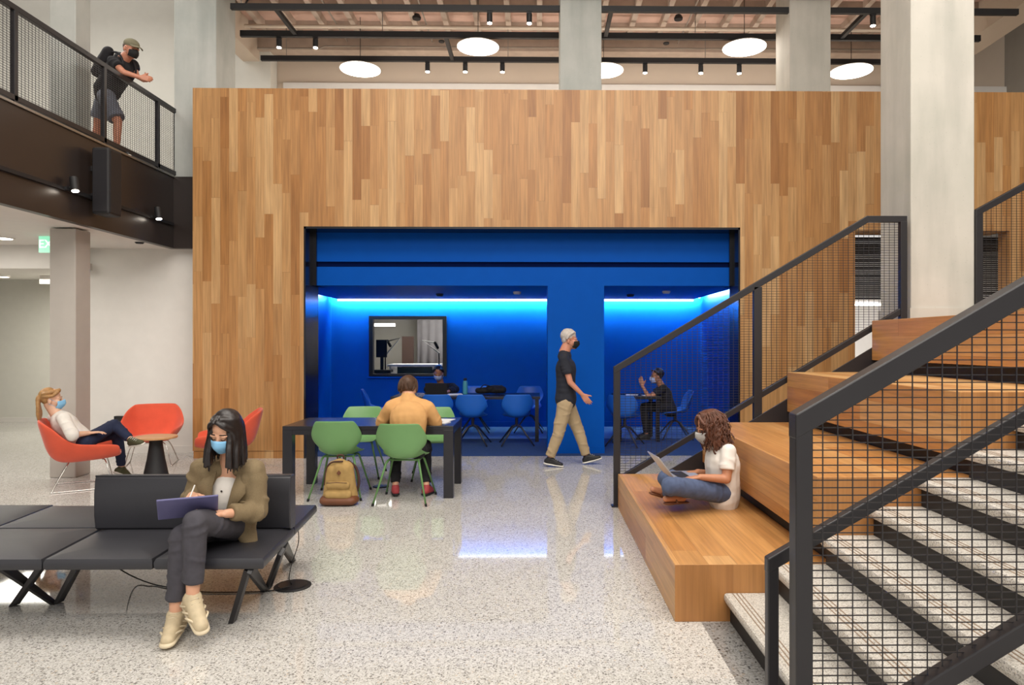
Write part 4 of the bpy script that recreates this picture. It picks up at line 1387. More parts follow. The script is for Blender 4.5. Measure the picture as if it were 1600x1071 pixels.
M['silver'] = pbr('silver', '#c2c2c2', .35, .6, var=.02)
M['dark_line'] = pbr('dark_line', '#241715', .6, var=0)

def V3(*a): return Vector(a)
def frame(fwd, up):
    f = Vector(fwd).normalized()
    u = Vector(up)
    u = (u - f * u.dot(f)).normalized()
    r = f.cross(u)
    return Matrix((r, f, u)).transposed()          # columns right, forward, up

class Fig:
    """joint positions -> one continuous skin plus clothing parts"""
    def __init__(s, label, base, J, fwd, up, skin, scale=1.0, name='person', girth=1.0, bare=False, hk=1.05):
        s.o = thing(name, label, 'person', base)
        s.hk = hk; s.girth = girth; s.bare = bare
        s.J = {k: Vector(v) for k, v in J.items()}
        s.k = scale
        s.H = frame(fwd, up)
        j = s.J
        rv = (j['shR'] - j['shL']).normalized()
        uv = (j['neck'] - j['pelvis']).normalized()
        s.Tm = frame(uv.cross(rv), uv)
        s.rv = s.Tm.col[0].copy()
        s.fv = s.Tm.col[1].copy()
        s.uv = s.Tm.col[2].copy()
        hv = (j['hipR'] - j['hipL']).normalized()
        s.Pm = frame(uv.cross(hv), uv)
        s.skin = skin
        s.hands = []
    def hp(s, x, y, z):
        return s.J['head'] + s.H @ (Vector((x, y, z)) * (s.k * s.hk))
    def tp(s, base, x, y, z):
        return s.J[base] + s.Tm @ (Vector((x, y, z)) * s.k)
    def head(s, mb):
        k = s.k * s.hk; H = s.H
        def e(c, r, n=16, m=12): mb.ell(s.hp(*c), [q * k for q in r], H, n, m)
        e((0, -.018, .035), (.074, .094, .082), 20, 14)
        e((0, .022, -.035), (.060, .066, .075))
        e((0, .045, -.075), (.040, .042, .036))
        e((0, .070, -.092), (.022, .020, .016))
        for q in (-1, 1):
            e((q * .036, .058, -.030), (.026, .026, .026))
            e((q * .030, .072, .014), (.026, .016, .010))
            e((q * .076, -.008, -.018), (.010, .020, .031))
            e((q * .031, .070, -.004), (.014, .014, .010))
        mb.cap(s.hp(0, .082, .006), .009 * k, s.hp(0, .106, -.032), .012 * k)
        for q in (-1, 1): e((q * .012, .094, -.036), (.010, .010, .008))
        e((0, .080, -.064), (.024, .012, .010))
        mb.cap(s.J['neck'] - s.uv * .02, .060 * k * s.girth, s.hp(0, -.018, -.055), .052 * k * s.girth)
    def hand(s, mb, wrist, d, n, tv, curl=.5, spread=1.0, thumb=.5, k=None):
        k = k or s.k
        d = Vector(d).normalized(); n = Vector(n)
        n = (n - d * n.dot(d)).normalized()
        tv = Vector(tv); tv = (tv - d * tv.dot(d) - n * tv.dot(n)).normalized()
        w = Vector(wrist)
        lens = (.070, .079, .073, .057)
        offs = (.030, .010, -.010, -.029)
        kd = (.088, .092, .088, .080)
        for i in range(4):
            kn = w + d * (kd[i] * k) + tv * (offs[i] * k)
            mb.cap(w + d * .012 * k + tv * (offs[i] * .55 * k), .0165 * k, kn, .0118 * k, 10, sc=(n, .92))
            p = kn; dd = (d + tv * (offs[i] * 2.2 * spread)).normalized()
            r = .0095
            for q, (fr, bend) in enumerate(((.46, .55), (.30, .9), (.24, .7))):
                ang = curl * bend * (1 + .12 * (i - 1))
                dd = (dd * cos(ang) + n * sin(ang)).normalized()
                e = p + dd * (lens[i] * fr * k)
                mb.cap(p, r * k, e, (r - .0010) * k, 8)
                p = e; r -= .0010
                nn = (n - dd * n.dot(dd))
                if nn.length > .05: n2 = nn.normalized()
        b = w + d * .022 * k + tv * .020 * k
        td = (d * .62 + tv * .70 + Vector(n) * .25 * thumb).normalized()
        p = b
        mb.cap(w + d * .01 * k, .017 * k, b + td * .022 * k, .0145 * k, 10)
        p = b + td * .020 * k
        for fr, bend, r in ((.036, .15, .0115), (.028, .35, .0100)):
            td = (td * cos(bend) + (d * .8 + Vector(n) * thumb).normalized() * sin(bend)).normalized()
            e = p + td * fr * k
            mb.cap(p, r * k, e, (r - .001) * k, 8)
            p = e
    def body(s, voxel=.007, smooth=2):
        j, k, mb = s.J, s.k, MB()
        s.head(mb)
        mb.ell(j['pelvis'], [q * k for q in (.145, .10, .10)], s.Pm)
        mid = j['pelvis'].lerp(j['chest'], .5)
        mb.ell(mid, [q * k for q in (.12, .085, .14)], s.Tm)
        mb.ell(j['chest'], [q * k for q in (.142, .095, .15)], s.Tm)
        mb.cap(j['chest'], .08 * k, j['neck'] - s.uv * .03, .06 * k)
        for q in 'LR':
            mb.cap(j['neck'] - s.uv * .025, .045 * k, j['sh' + q], .046 * k)
            mb.cap(j['sh' + q], .047 * k, j['el' + q], .037 * k)
            mb.cap(j['el' + q], .037 * k, j['wr' + q], .025 * k)
            mb.cap(j['hip' + q], .078 * k, j['kn' + q], .052 * k)
            calf = j['kn' + q].lerp(j['an' + q], .32)
            mb.cap(j['kn' + q], .050 * k, calf, .050 * k)
            mb.cap(calf, .050 * k, j['an' + q], .033 * k)
            if s.bare: mb.cap(j['an' + q], .034 * k, j['toe' + q], .024 * k)
            else: mb.cap(j['an' + q], .032 * k, j['an' + q] + (j['an' + q] - j['kn' + q]).normalized() * .02, .026 * k)
        for h in s.hands: s.hand(mb, *h[:4], **h[4])
        s.b = sculpt('body', mb, s.skin, s.o, voxel, smooth, .5)
        return s.b
    def top(s, name, mat, infl=.016, sleeve=.55, hem=.05, voxel=.009, disp=.006, smooth=4, sl_r=None, extra=None):
        j, k, mb = s.J, s.k, MB()
        mb.ell(j['pelvis'] + s.uv * (.05 - hem * .4) * k, [(q + infl) * k for q in (.142 * s.girth, .105 * s.girth, .09 + hem * .6)], s.Pm)
        mid = j['pelvis'].lerp(j['chest'], .5)
        g = s.girth
        gy = 1 + (g - 1) * .9
        lowc = j['pelvis'] + s.uv * .05 * k
        for q in range(6):
            v = q / 5
            mb.ell(lowc.lerp(j['chest'], v), [(w_ + infl) * k for w_ in ((.136 + .012 * v) * g, (.102 - .008 * sin(pi * v)) * gy, .12 + .03 * v)], s.Tm)
        mb.cap(j['neck'] - s.uv * .07 * k, (.082 + infl * .5) * k, j['neck'] + s.uv * .008 * k, (.060 + infl * .35) * k, flat=True)
        sr = sl_r or (.052 + infl * .7, .044 + infl, .038 + infl * .8)
        for q in 'LR':
            nb = j['neck'] - s.uv * .045 * k
            mb.cap(nb.lerp(j['sh' + q], .35), (.046 + infl * .6) * k, j['sh' + q], sr[0] * k)
            sd = int(R.random() * 999)
            if sleeve <= 1:
                e_ = j['sh' + q].lerp(j['el' + q], sleeve); re = (sr[0] * (1 - sleeve) + sr[1] * sleeve) * k
                mb.cap(j['sh' + q], sr[0] * k, e_, re, flat=True)
                mb.folds(j['sh' + q], e_, sr[0] * k, re, (.35, .6, .82), .005, seed=sd)
            else:
                mb.cap(j['sh' + q], sr[0] * k, j['el' + q], sr[1] * k)
                e_ = j['el' + q].lerp(j['wr' + q], sleeve - 1)
                mb.cap(j['el' + q], sr[1] * k, e_, sr[2] * k, flat=True)
                mb.folds(j['sh' + q], j['el' + q], sr[0] * k, sr[1] * k, (.4, .6, .78, .92), .007, seed=sd)
                mb.folds(j['el' + q], e_, sr[1] * k, sr[2] * k, (.1, .3, .55, .8), .006, seed=sd + 1)
        if extra: extra(s, mb)
        return sculpt(name, mb, mat, s.o, voxel, smooth, .6, disp=disp, seed=R.random() * 50)
    def legs(s, name, mat, infl=.014, length=1.9, voxel=.009, disp=.006, smooth=4, cuff=0.0):
        j, k, mb = s.J, s.k, MB()
        mb.ell(j['pelvis'], [(q + infl) * k for q in (.148, .108, .10)], s.Pm)
        for q in 'LR':
            mb.cap(j['pelvis'].lerp(j['hip' + q], .6), (.085 + infl) * k, j['hip' + q], (.082 + infl) * k)
            if length <= 1:
                e = j['hip' + q].lerp(j['kn' + q], length)
                mb.cap(j['hip' + q], (.082 + infl) * k, e, (.066 + infl * 1.6) * k, flat=True)
                mb.folds(j['hip' + q], e, (.082 + infl) * k, (.066 + infl * 1.6) * k, (.3, .55, .8), .006, seed=int(R.random() * 999))
            else:
                mb.cap(j['hip' + q], (.081 + infl) * k, j['kn' + q], (.054 + infl) * k)
                calf = j['kn' + q].lerp(j['an' + q], .35)
                e = j['kn' + q].lerp(j['an' + q], length - 1)
                mb.cap(j['kn' + q], (.054 + infl) * k, calf, (.051 + infl) * k)
                mb.cap(calf, (.051 + infl) * k, e, (.038 + infl + cuff) * k, flat=True)
                sd = int(R.random() * 999)
                mb.folds(j['hip' + q], j['kn' + q], (.081 + infl) * k, (.054 + infl) * k, (.12, .25, .7, .88), .006, seed=sd)
                mb.folds(j['kn' + q], calf, (.054 + infl) * k, (.051 + infl) * k, (.1, .35), .006, seed=sd + 1)
                mb.folds(calf, e, (.051 + infl) * k, (.038 + infl + cuff) * k, (.3, .62, .82, .95), .006, seed=sd + 2)
        return sculpt(name, mb, mat, s.o, voxel, smooth, .6, disp=disp, dscale=11, seed=R.random() * 50)
    def shoe(s, q, upper, sole, L=.27, chunk=1.0, up=None, voxel=.006, sock=None):
        j, k = s.J, s.k
        a, t = j['an' + q], j['toe' + q]
        f = (t - a)
        u = Vector(up) if up else V3(0, 0, 1)
        f = (f - u * f.dot(u))
        if f.length < 1e-4: f = s.fv.copy()
        f.normalize()
        if up is None:
            # pitch the shoe with the line heel -> toe
            d = (t - (a - V3(0, 0, .055 * k))).normalized()
            rr = d.cross(V3(0, 0, 1)).normalized()
            u = rr.cross(d).normalized(); f = d
        a = a - u * .0
        c = chunk
        mb = MB()
        mb.cap(a - u * .006 * k, .040 * k * c, a - u * .045 * k - f * .018 * k, .040 * k * c)
        mb.cap(a - u * .045 * k - f * .03 * k, .037 * k * c, a - u * .052 * k + f * .085 * k, .036 * k * c)
        mb.cap(a - u * .012 * k + f * .01 * k, .036 * k * c, a - u * .048 * k + f * .10 * k, .034 * k * c)
        mb.cap(a - u * .055 * k + f * .08 * k, .037 * k * c, a - u * .060 * k + f * (L - .125) * k, .030 * k * c)
        rr = f.cross(u).normalized()
        sh = sculpt('shoe', mb, upper, s.o, voxel, 2, .5)
        mb = MB()
        mb.cap(a - u * .076 * k * (1 if c == 1 else 1.0) - f * .032 * k, .042 * k * c, a - u * .078 * k + f * .06 * k, .041 * k * c, sc=(u, .34 * c))
        mb.cap(a - u * .078 * k + f * .06 * k, .041 * k * c, a - u * .076 * k + f * (L - .118) * k, .036 * k * c, sc=(u, .34 * c))
        sculpt('sole', mb, sole, sh, voxel, 1, .5)
        if chunk > 1.1:
            ov = MB()
            for sd in (-1, 1):
                for b0 in (.0, .05, .10):
                    ov.tube(smooth_path([a - u * .066 * k + f * (b0 - .03) * k + rr * sd * .044 * k * c, a - u * .045 * k + f * (b0 + .0) * k + rr * sd * .042 * k * c, a - u * (.022 + b0 * .22) * k + f * (b0 + .035) * k + rr * sd * .024 * k * c], 4), .006 * k, 6)
            ov.build('overlay', sole, sh, smooth=True)
        # laces
        mb = MB()
        for i in range(4):
            p = a - u * (.002 + .010 * i) * k * 1.0 + f * (.038 + .020 * i) * k + u * .022 * k * (1 - i * .12)
            mb.tube([p - rr * .022 * k, p + u * .006 * k, p + rr * .022 * k], .003 * k, 6)
        mb.build('laces', sole, sh, smooth=True)
        return sh
    def mask(s, mat, low=-.101, hi=-.010, wide=1.12):
        rows = []
        n = 14
        for i in range(9):
            v = i / 8
            z = hi + (low - hi) * v
            row = []
            for q in range(n + 1):
                t = -wide + 2 * wide * q / n
                w = .074 - .020 * max(0, v - .45) - .005 * (1 - v)
                y0 = .022 + (.080 + .011 * sin(pi * min(1, v * 1.15 + .05))) * cos(t) 
                nose = .016 * math.exp(-(t / .32) ** 2) * (1 - abs(v - .32) * 1.1)
                zz = z + .012 * math.exp(-(t / .35) ** 2) * (1 - v) + .018 * (abs(t) / wide) ** 2 * (v - .35) * 1.1
                x = w * sin(t)
                y = y0 + nose
                y += .0015 * sin(v * pi * 6)
                y -= .034 * max(0, v - .62)
                row.append(s.hp(x, y, zz))
            rows.append(row)
        m = MB().grid(rows).build('face_mask', mat, s.o, smooth=True, solid=.003)
        mb = MB()
        for q in (-1, 1):
            for z0, z1 in ((hi - .012, .012), (low + .03, -.045)):
                mb.tube([s.hp(q * .072, .05, z0), s.hp(q * .079, .018, (z0 + z1) / 2), s.hp(q * .086, -.012, z1)], .0016, 5)
        mb.build('ear_loops', mat, m, smooth=True)
        return m
    def eyes(s, brow='hair_black', closed=True):
        mb = MB()
        for q in (-1, 1):
            mb.tube([s.hp(q * .017, .0865, -.003), s.hp(q * .031, .0875, -.009 if closed else -.004), s.hp(q * .046, .078, -.002)], .0024, 6)
            mb.tube([s.hp(q * .014, .0865, .027), s.hp(q * .032, .0845, .029), s.hp(q * .050, .071, .021)], .0030, 6)
            if not closed:
                mb.ell(s.hp(q * .031, .0815, -.004), (.008, .006, .006), s.H, 10, 8)
        mb.build('eyebrows', brow, s.o, smooth=True)
    def glasses(s):
        mb = MB()
        for q in (-1, 1):
            c = (q * .033, .094, -.006)
            mb.tube([s.hp(c[0] + .024 * cos(a * pi / 8), c[1] - .006 * abs(cos(a * pi / 8)) , c[2] + .018 * sin(a * pi / 8)) for a in range(17)], .002, 6)
            mb.tube([s.hp(q * .057, .088, -.002), s.hp(q * .076, .04, .002), s.hp(q * .08, -.01, .0)], .002, 6)
        mb.tube([s.hp(-.010, .098, -.004), s.hp(0, .101, -.001), s.hp(.010, .098, -.004)], .002, 6)
        mb.build('glasses', 'dark_line', s.o, smooth=True)
    def hair(s, mat, strands, capr=(.083, .092, .088), capc=(0, -.034, .042), r=.014, voxel=.007, disp=.004, name='hair', extra=None, smooth=2):
        mb = MB()
        mb.ell(s.hp(*capc), [q * s.k for q in capr], s.H, 20, 14)
        mb.ell(s.hp(0, -.050, -.005), [q * s.k for q in (.068, .048, .058)], s.H)
        for st in strands:
            pts = smooth_path([p if isinstance(p, Vector) else s.hp(*p) for p in st[0]], 4)
            n = len(pts)
            a, b_ = st[1], st[2]
            mb.tube(pts, [a * s.k + (b_ - a) * s.k * i / (n - 1) for i in range(n)], 8)
        if extra: extra(mb)
        return sculpt(name, mb, mat, s.o, voxel, smooth, .5, disp=disp, dscale=26, seed=R.random() * 9)

def strands(parent, mat, curves, r0, r1, name='strands', n=6):
    mb = MB()
    for pts in curves:
        q = smooth_path(pts, 3)
        m = len(q)
        mb.tube(q, [r0 + (r1 - r0) * i / (m - 1) for i in range(m)], n)
    return mb.build(name, mat, parent, smooth=True)

def midbase(J, z=0.0):
    return Vector((J['pelvis'][0], J['pelvis'][1], z))

# ---------------------------------------------------------------- woman in the tweed blazer on the sofa
J = dict(head=W(352, 675, 4.05), neck=W(361, 724, 4.14), chest=W(357, 768, 4.18), pelvis=W(351, 819, 4.24),
         shL=W(397, 736, 4.15), shR=W(315, 734, 4.13), elL=W(403, 799, 4.12), elR=W(300, 786, 4.17), wrL=W(353, 803, 3.94), wrR=W(300, 775, 4.03),
         hipL=W(375, 822, 4.22), hipR=W(329, 824, 4.22), knL=W(305, 815, 3.78), knR=W(285, 838, 3.83), anL=W(301, 934, 3.79), anR=W(274, 961, 3.86),
         toeL=W(315, 975, 3.70), toeR=W(264, 1006, 3.74))
J['toeR'].z = .045
p1 = Fig('woman in an olive blazer with a blue mask using a tablet on the sofa', midbase(J), J, (-.12, -.90, -.40), (.02, -.38, .92), 'skin_light', .97, hk=.96)
p1.hands = [(J['wrL'], V3(-1, -.30, .12), V3(-.2, -.2, 1), V3(-.1, -1, .25), dict(curl=.45, thumb=.6)),
            (J['wrR'], V3(.42, -1, .0), V3(.3, .1, -1), V3(1, .3, .1), dict(curl=.7, thumb=.8))]
p1.body(.005, 2)
p1.eyes()
p1.mask('mask_blue')
# white top
mb = MB()
mb.ell(p1.tp('chest', 0, .020, -.008), (.112, .102, .140), p1.Tm)
mb.ell(p1.J['pelvis'].lerp(p1.J['chest'], .45) + p1.fv * .02, (.12, .10, .15), p1.Tm)
wt = sculpt('white_top', mb, 'white_cloth', p1.o, .008, 3, disp=.003)
mb = MB()
for i in range(4):
    mb.ell(p1.tp('chest', .004, .118 - .004 * i, .06 - .045 * i), (.006, .004, .006), p1.Tm, 8, 6)
mb.build('buttons', 'dark_line', wt, smooth=True)
# open blazer
def rib(s, mb):
    for q, n in ((-1, 'L'), (1, 'R')):
        pass
mb = MB()
j = p1.J
mb.ell(p1.tp('chest', 0, -.035, .0), (.165, .095, .17), p1.Tm)
mb.ell(j['pelvis'].lerp(j['chest'], .4) - p1.fv * .02, (.155, .10, .19), p1.Tm)
mb.ell(j['pelvis'] - p1.fv * .015 + p1.uv * .01, (.18, .12, .12), p1.Pm)
for q, sgn in (('L', -1), ('R', 1)):
    a = p1.tp('chest', sgn * .115, .035, .12); b_ = p1.tp('chest', sgn * .105, .06, -.06); c_ = p1.J['pelvis'] + p1.rv * sgn * .135 + p1.fv * .07 + p1.uv * .05
    mb.cap(a, .055, b_, .062); mb.cap(b_, .062, c_, .058)
    mb.cap(c_, .058, j['pelvis'] + p1.rv * sgn * .19 + p1.fv * .10 - p1.uv * .06, .042)
    nb = j['neck'] - p1.uv * .03
    mb.cap(nb.lerp(j['sh' + q], .38), .058, j['sh' + q] + p1.uv * .004, .066)
    mb.cap(j['sh' + q], .066, j['el' + q], .060)
    w_ = j['el' + q].lerp(j['wr' + q], .82)
    mb.cap(j['el' + q], .060, w_, .050, flat=True)
    mb.folds(j['sh' + q], j['el' + q], .066, .060, (.25, .45, .62, .78, .92), .011, .8, seed=5 + sgn)
    mb.folds(j['el' + q], w_, .060, .050, (.05, .25, .45, .7), .010, .8, seed=15 + sgn)
jk = sculpt('blazer', mb, 'tweed', p1.o, .008, 3, disp=.010, dscale=12, seed=3)
for sgn in (-1, 1):
    top_ = p1.tp('neck', sgn * .060, .02, .0); notch = p1.tp('chest', sgn * .135, .125, .075); low = p1.tp('chest', sgn * .035, .150, -.11); inn = p1.tp('chest', sgn * .055, .125, .09)
    rows = [[top_, top_ + p1.rv * sgn * .03 - p1.fv * .01], [inn, notch], [inn.lerp(low, .5), notch.lerp(low, .5) + p1.fv * .006], [low, low + p1.rv * sgn * .012]]
    MB().grid(rows).build('lapel', 'tweed', jk, smooth=True, solid=.012)
mb = MB()
c0 = p1.tp('chest', -.105, .124, .0)
MB().bar(c0 - p1.rv * .045 + p1.uv * .006, c0 + p1.rv * .045, .010, .030, up=p1.uv).build('pocket_flap', 'tweed', jk, bevel=.003)
p1.legs('trousers', 'grey_jeans', .012, 1.80, .008, .005, cuff=.004)
p1.shoe('L', 'shoe_cream', 'sole_cream', .285, 1.22, up=(.22, -.42, .88))
p1.shoe('R', 'shoe_cream', 'sole_cream', .285, 1.22, up=(0, -.15, 1))
S1 = []
for i in range(54):
    sg = -1 if i % 2 else 1
    v = (i // 2) / 26
    az = .62 + v * 2.45                      # from the temple round to the nape
    x, y = sg * .086 * sin(az), -.022 + .088 * cos(az)
    p0 = p1.hp(sg * .008, .055 - v * .10, .112 - .012 * v)
    p1_ = p1.hp(x * .72, y * .75, .088)
    p2_ = p1.hp(x * 1.04, y, .030)
    L = .135 + .03 * R.random()
    inn = V3(R.uniform(-.006, .006), R.uniform(-.006, .006), 0)
    p3_ = p2_ + V3(0, 0, -.06) + (p2_ - p1.J['head']) * .06 + inn
    p4_ = p2_ + V3(0, -.01, -.06 - L * .5) + (p2_ - p1.J['head']) * .12 + inn * 2
    p5_ = p2_ + V3(0, -.012, -.06 - L) + (p2_ - p1.J['head']) * .10 + inn * 3
    S1.append(([p0, p1_, p2_, p3_, p4_, p5_], .0135, .010))
for sg in (-1, 1):
    for q in range(5):
        v = q / 4
        a = p1.hp(sg * .006 + .012, .070 - .012 * v, .104 + .004 * v)
        b_ = p1.hp(sg * (.046 + .006 * v) + .006, .070 - .014 * v, .070 + .006 * v)
        c_ = p1.hp(sg * (.079 + .003 * v), .040 - .012 * v, .015)
        d_ = c_ + V3(sg * -.002, -.004, -.075)
        S1.append(([a, b_, c_, d_, d_ + V3(0, -.006, -.10 + .012 * q)], .0115, .008))
hb = p1.hair('hair_black', S1, voxel=.005, disp=.002, smooth=2)
FC = []
for i in range(150):
    sg = -1 if i % 2 else 1
    az = .60 + R.random() * 2.5
    k_ = 1.10 + .03 * R.random()
    x, y = sg * .086 * sin(az), -.022 + .088 * cos(az)
    a = p1.hp(sg * .008, .058 - .04 * az, .122 - .006 * az); b_ = p1.hp(x * .80, y * .82, .094); c_ = p1.hp(x * k_, y * k_, .030)
    o_ = (c_ - p1.J['head'])
    L = .145 + .03 * R.random()
    w1 = V3(R.uniform(-.006, .006), R.uniform(-.006, .006), 0)
    FC.append([a, b_, c_, c_ + V3(0, 0, -.06) + o_ * .05 + w1, c_ + V3(0, -.01, -.06 - L * .5) + o_ * .09 + w1 * 1.6, c_ + V3(0, -.012, -.06 - L) + o_ * .05 + w1 * 2])
strands(hb, 'hair_black', FC, .0042, .0022)
# tablet in its cover
o = thing('tablet', 'purple covered tablet held in the lap of the woman in the blazer', 'tablet', W(294, 793, 3.83))
c0 = W(294, 793, 3.84)
rt = Matrix.Translation(c0) @ Matrix.Rotation(radians(25), 4, 'Z') @ Matrix.Rotation(radians(-40), 4, 'X')
mb = MB().box(-.147, .147, -.105, .105, -.006, .005); mb.xf(rt); mb.build('cover', 'tablet_purple', o, bevel=.004)
mb = MB().box(-.138, .138, -.096, .096, .005, .009); mb.xf(rt); mb.build('screen', 'display', o, bevel=.002)
a = p1.J['wrR'] + V3(.03, -.085, .0)
o = MB().tube([a + V3(.01, .035, .07), a + V3(.0, -.03, -.02)], .004, 8).build('stylus', 'white_wall', smooth=30)
tag(o, 'white stylus in the right hand of the woman in the blazer', 'stylus')
# ---------------------------------------------------------------- curly haired woman with the laptop on the oak tier
J = dict(head=W(1108, 668, 5.40), neck=W(1124, 699, 5.43), chest=W(1128, 724, 5.43), pelvis=W(1130, 764, 5.46),
         shL=W(1139, 706, 5.29), shR=W(1117, 703, 5.58), elL=W(1135, 749, 5.24), elR=W(1112, 742, 5.62), wrL=W(1094, 746, 5.22), wrR=W(1090, 738, 5.50),
         hipL=W(1124, 768, 5.36), hipR=W(1124, 763, 5.57), knL=W(1048, 760, 5.10), knR=W(1040, 747, 5.70), anL=W(1046, 773, 5.46), anR=W(1066, 778, 5.26),
         toeL=W(1020, 765, 5.40), toeR=W(1040, 780, 5.16))
p8 = Fig('woman with curly brown hair and glasses sitting cross-legged with a laptop on the oak tier', midbase(J, .33), J, (-.93, -.18, -.30), (-.28, -.05, .95), 'skin_tan', .97, bare=True)
p8.hands = [(J['wrL'], V3(-1, .1, -.12), V3(0, 0, -1), V3(.1, 1, 0), dict(curl=.25)), (J['wrR'], V3(-1, -.1, -.05), V3(0, 0, -1), V3(.1, -1, 0), dict(curl=.25))]
p8.body(.006, 2)
p8.eyes('hair_brown'); p8.glasses(); p8.mask('mask_grey')
p8.top('blouse', 'white_cloth', .032, .66, .15, .008, .009, sl_r=(.058, .064, .05))
p8.legs('jeans', 'blue_jeans', .014, 1.72, .009, .007)
CU = []
for i in range(64):
    a = R.uniform(-2.5, 2.5)
    side = sin(a); back = -cos(a * .5)
    r0 = .080
    x0, y0 = r0 * sin(a), -.02 - .075 * cos(a) if abs(a) < 1.6 else -.02 - .055 * cos(a)
    L = R.uniform(.16, .27)
    pts = [(x0 * .55, y0 * .6, .105)]
    ph = R.uniform(0, 6)
    for q in range(1, 8):
        t = q / 7
        w = .016 * (1 if t > .15 else 0)
        pts.append((x0 * (1 + .35 * t) + w * sin(ph + q * 2.1), y0 * (1 + .30 * t) + w * cos(ph + q * 2.1), .085 - L * t))
    CU.append((pts, .0135, .007))
for sg in (-1, 1):
    for q in range(5):
        ph = R.uniform(0, 6)
        pts = [(sg * .006, .06 - .012 * q, .112)]
        for i in range(1, 9):
            v = i / 8
            pts.append((sg * (.055 + .03 * min(1, v * 2.2)) + .010 * sin(ph + i * 1.9) * min(1, v * 2), .060 - .014 * q - .02 * v + .010 * cos(ph + i * 1.9), .10 - .30 * v))
        CU.append((pts, .0125, .007))
hb = p8.hair('hair_brown', CU, voxel=.0055, disp=.004, smooth=2, capr=(.085, .094, .092), capc=(0, -.030, .043))
CC = []
for i in range(190):
    sg = 1 if R.random() < .5 else -1
    az = R.uniform(.35, 3.0)
    ph = R.uniform(0, 6.28)
    rr = R.uniform(1.02, 1.30)
    L = R.uniform(.17, .30)
    amp = R.uniform(.007, .013)
    x0, y0 = sg * .090 * sin(az), -.026 + .094 * cos(az)
    pts = [(sg * .008, .05 - .035 * az, .128 - .006 * az)]
    for q in range(1, 13):
        v = q / 12
        g_ = min(1, v * 3.2)
        f = (.45 + .6 * g_) * (1 + (rr - 1) * v)
        pts.append((x0 * f + amp * g_ * sin(ph + q * 1.7), y0 * f + amp * g_ * cos(ph + q * 1.7), .128 - .03 * g_ - L * max(0, v - .12)))
    CC.append([p8.hp(*p) for p in pts])
strands(hb, 'hair_brown', CC, .0050, .0026, 'curls')
for q in 'LR':
    f = (p8.J['toe' + q] - p8.J['an' + q]).normalized()
    up = V3(0, 0, 1) - f * f.z
    a = p8.J['an' + q]
    rr = f.cross(up).normalized()
    m = sculpt('sandal', MB().cap(a - up * .035 - f * .03, .036, a - up * .035 + f * .15, .036, sc=(up, .3)), 'brown_leather', p8.o, .007, 1)
    MB().tube([a + f * .09 - rr * .042 - up * .03, a + f * .085 + up * .018, a + f * .09 + rr * .042 - up * .03], .008, 8).build('strap', 'brown_leather', m, smooth=True)
hg = W(1047, 745, 5.37)
laptop('silver laptop on the lap of the woman sitting on the oak tier', hg, radians(-84), 'silver', w=.31, d=.22, tilt=128)

# ---------------------------------------------------------------- walking man
J = dict(head=W(890, 531, 9.2), neck=W(882, 548, 9.2), chest=W(884, 578, 9.2), pelvis=W(884, 624, 9.2),
         shR=W(881, 562, 9.02), shL=W(884, 561, 9.38), elR=W(891, 598, 8.99), elL=W(880, 600, 9.45), wrR=W(910, 617, 9.0), wrL=W(886, 622, 9.44),
         hipR=W(883, 632, 9.11), hipL=W(886, 632, 9.29), knR=W(873, 676, 9.10), knL=W(904, 674, 9.3), anR=W(859, 716, 9.12), anL=W(916, 713, 9.3),
         toeR=W(882, 726, 9.10), toeL=W(941, 713, 9.28))
J['toeR'].z = .03
p6 = Fig('grey haired man in a dark polo shirt and khaki trousers walking past the blue pillar', midbase(J), J, (1, -.12, -.12), (.1, 0, 1), 'skin_red', 1.03, girth=1.14)
p6.hands = [(J['wrR'], V3(.62, -.05, -.8), V3(.2, 1, .1), V3(.8, 0, .5), dict(curl=.35)), (J['wrL'], V3(.4, 0, -1), V3(0, -1, 0), V3(1, 0, .3), dict(curl=.4))]
p6.body(.007, 2); p6.eyes('hair_grey', False); p6.mask('mask_black')
p6.top('polo_shirt', 'dark_polo', .020, .62, .09, .009, .006)
p6.legs('trousers', 'khaki', .020, 1.93, .010, .008)
p6.shoe('R', 'shoe_black', 'sole_white', .275); p6.shoe('L', 'shoe_black', 'sole_white', .275)
p6.hair('hair_grey', [([(-.05, .05, .10), (-.08, .0, .06), (-.084, -.03, 0)], .022, .016), ([(.05, .05, .10), (.08, .0, .06), (.084, -.03, 0)], .022, .016), ], capr=(.084, .100, .092), capc=(0, -.024, .047))

# ---------------------------------------------------------------- tan shirted person at the black table
J = dict(head=W(638, 608, 7.40), neck=W(638, 617, 7.34), chest=W(638, 653, 7.20), pelvis=W(637, 695, 7.18),
         shL=W(610, 637, 7.28), shR=W(668, 637, 7.28), elL=W(597, 660, 7.36), elR=W(682, 661, 7.36), wrL=W(618, 656, 7.58), wrR=W(662, 656, 7.58),
         hipL=W(624, 704, 7.18), hipR=W(652, 704, 7.18), knL=W(619, 696, 7.60), knR=W(665, 696, 7.60), anL=W(618, 758, 7.42), anR=W(666, 760, 7.42),
         toeL=V3(0, 0, 0), toeR=V3(0, 0, 0))
for q, dx in (('L', -.05), ('R', .05)):
    J['an' + q].z = .095
    J['toe' + q] = Vector((J['an' + q].x + dx, J['an' + q].y + .16, .035))
p4 = Fig('person in a tan shirt seen from behind, sitting at the black table', midbase(J), J, (.02, .93, -.38), (0, .35, .93), 'skin_light', 1.0, girth=1.14)
p4.hands = [(J['wrL'], V3(.5, 1, -.1), V3(0, 0, -1), V3(1, -.4, 0), dict(curl=.4)), (J['wrR'], V3(-.5, 1, -.1), V3(0, 0, -1), V3(-1, -.4, 0), dict(curl=.4))]
p4.body(.008, 2)
p4.top('shirt', 'tan_shirt', .026, 1.75, -.02, .009, .010, smooth=12, sl_r=(.072, .068, .05))
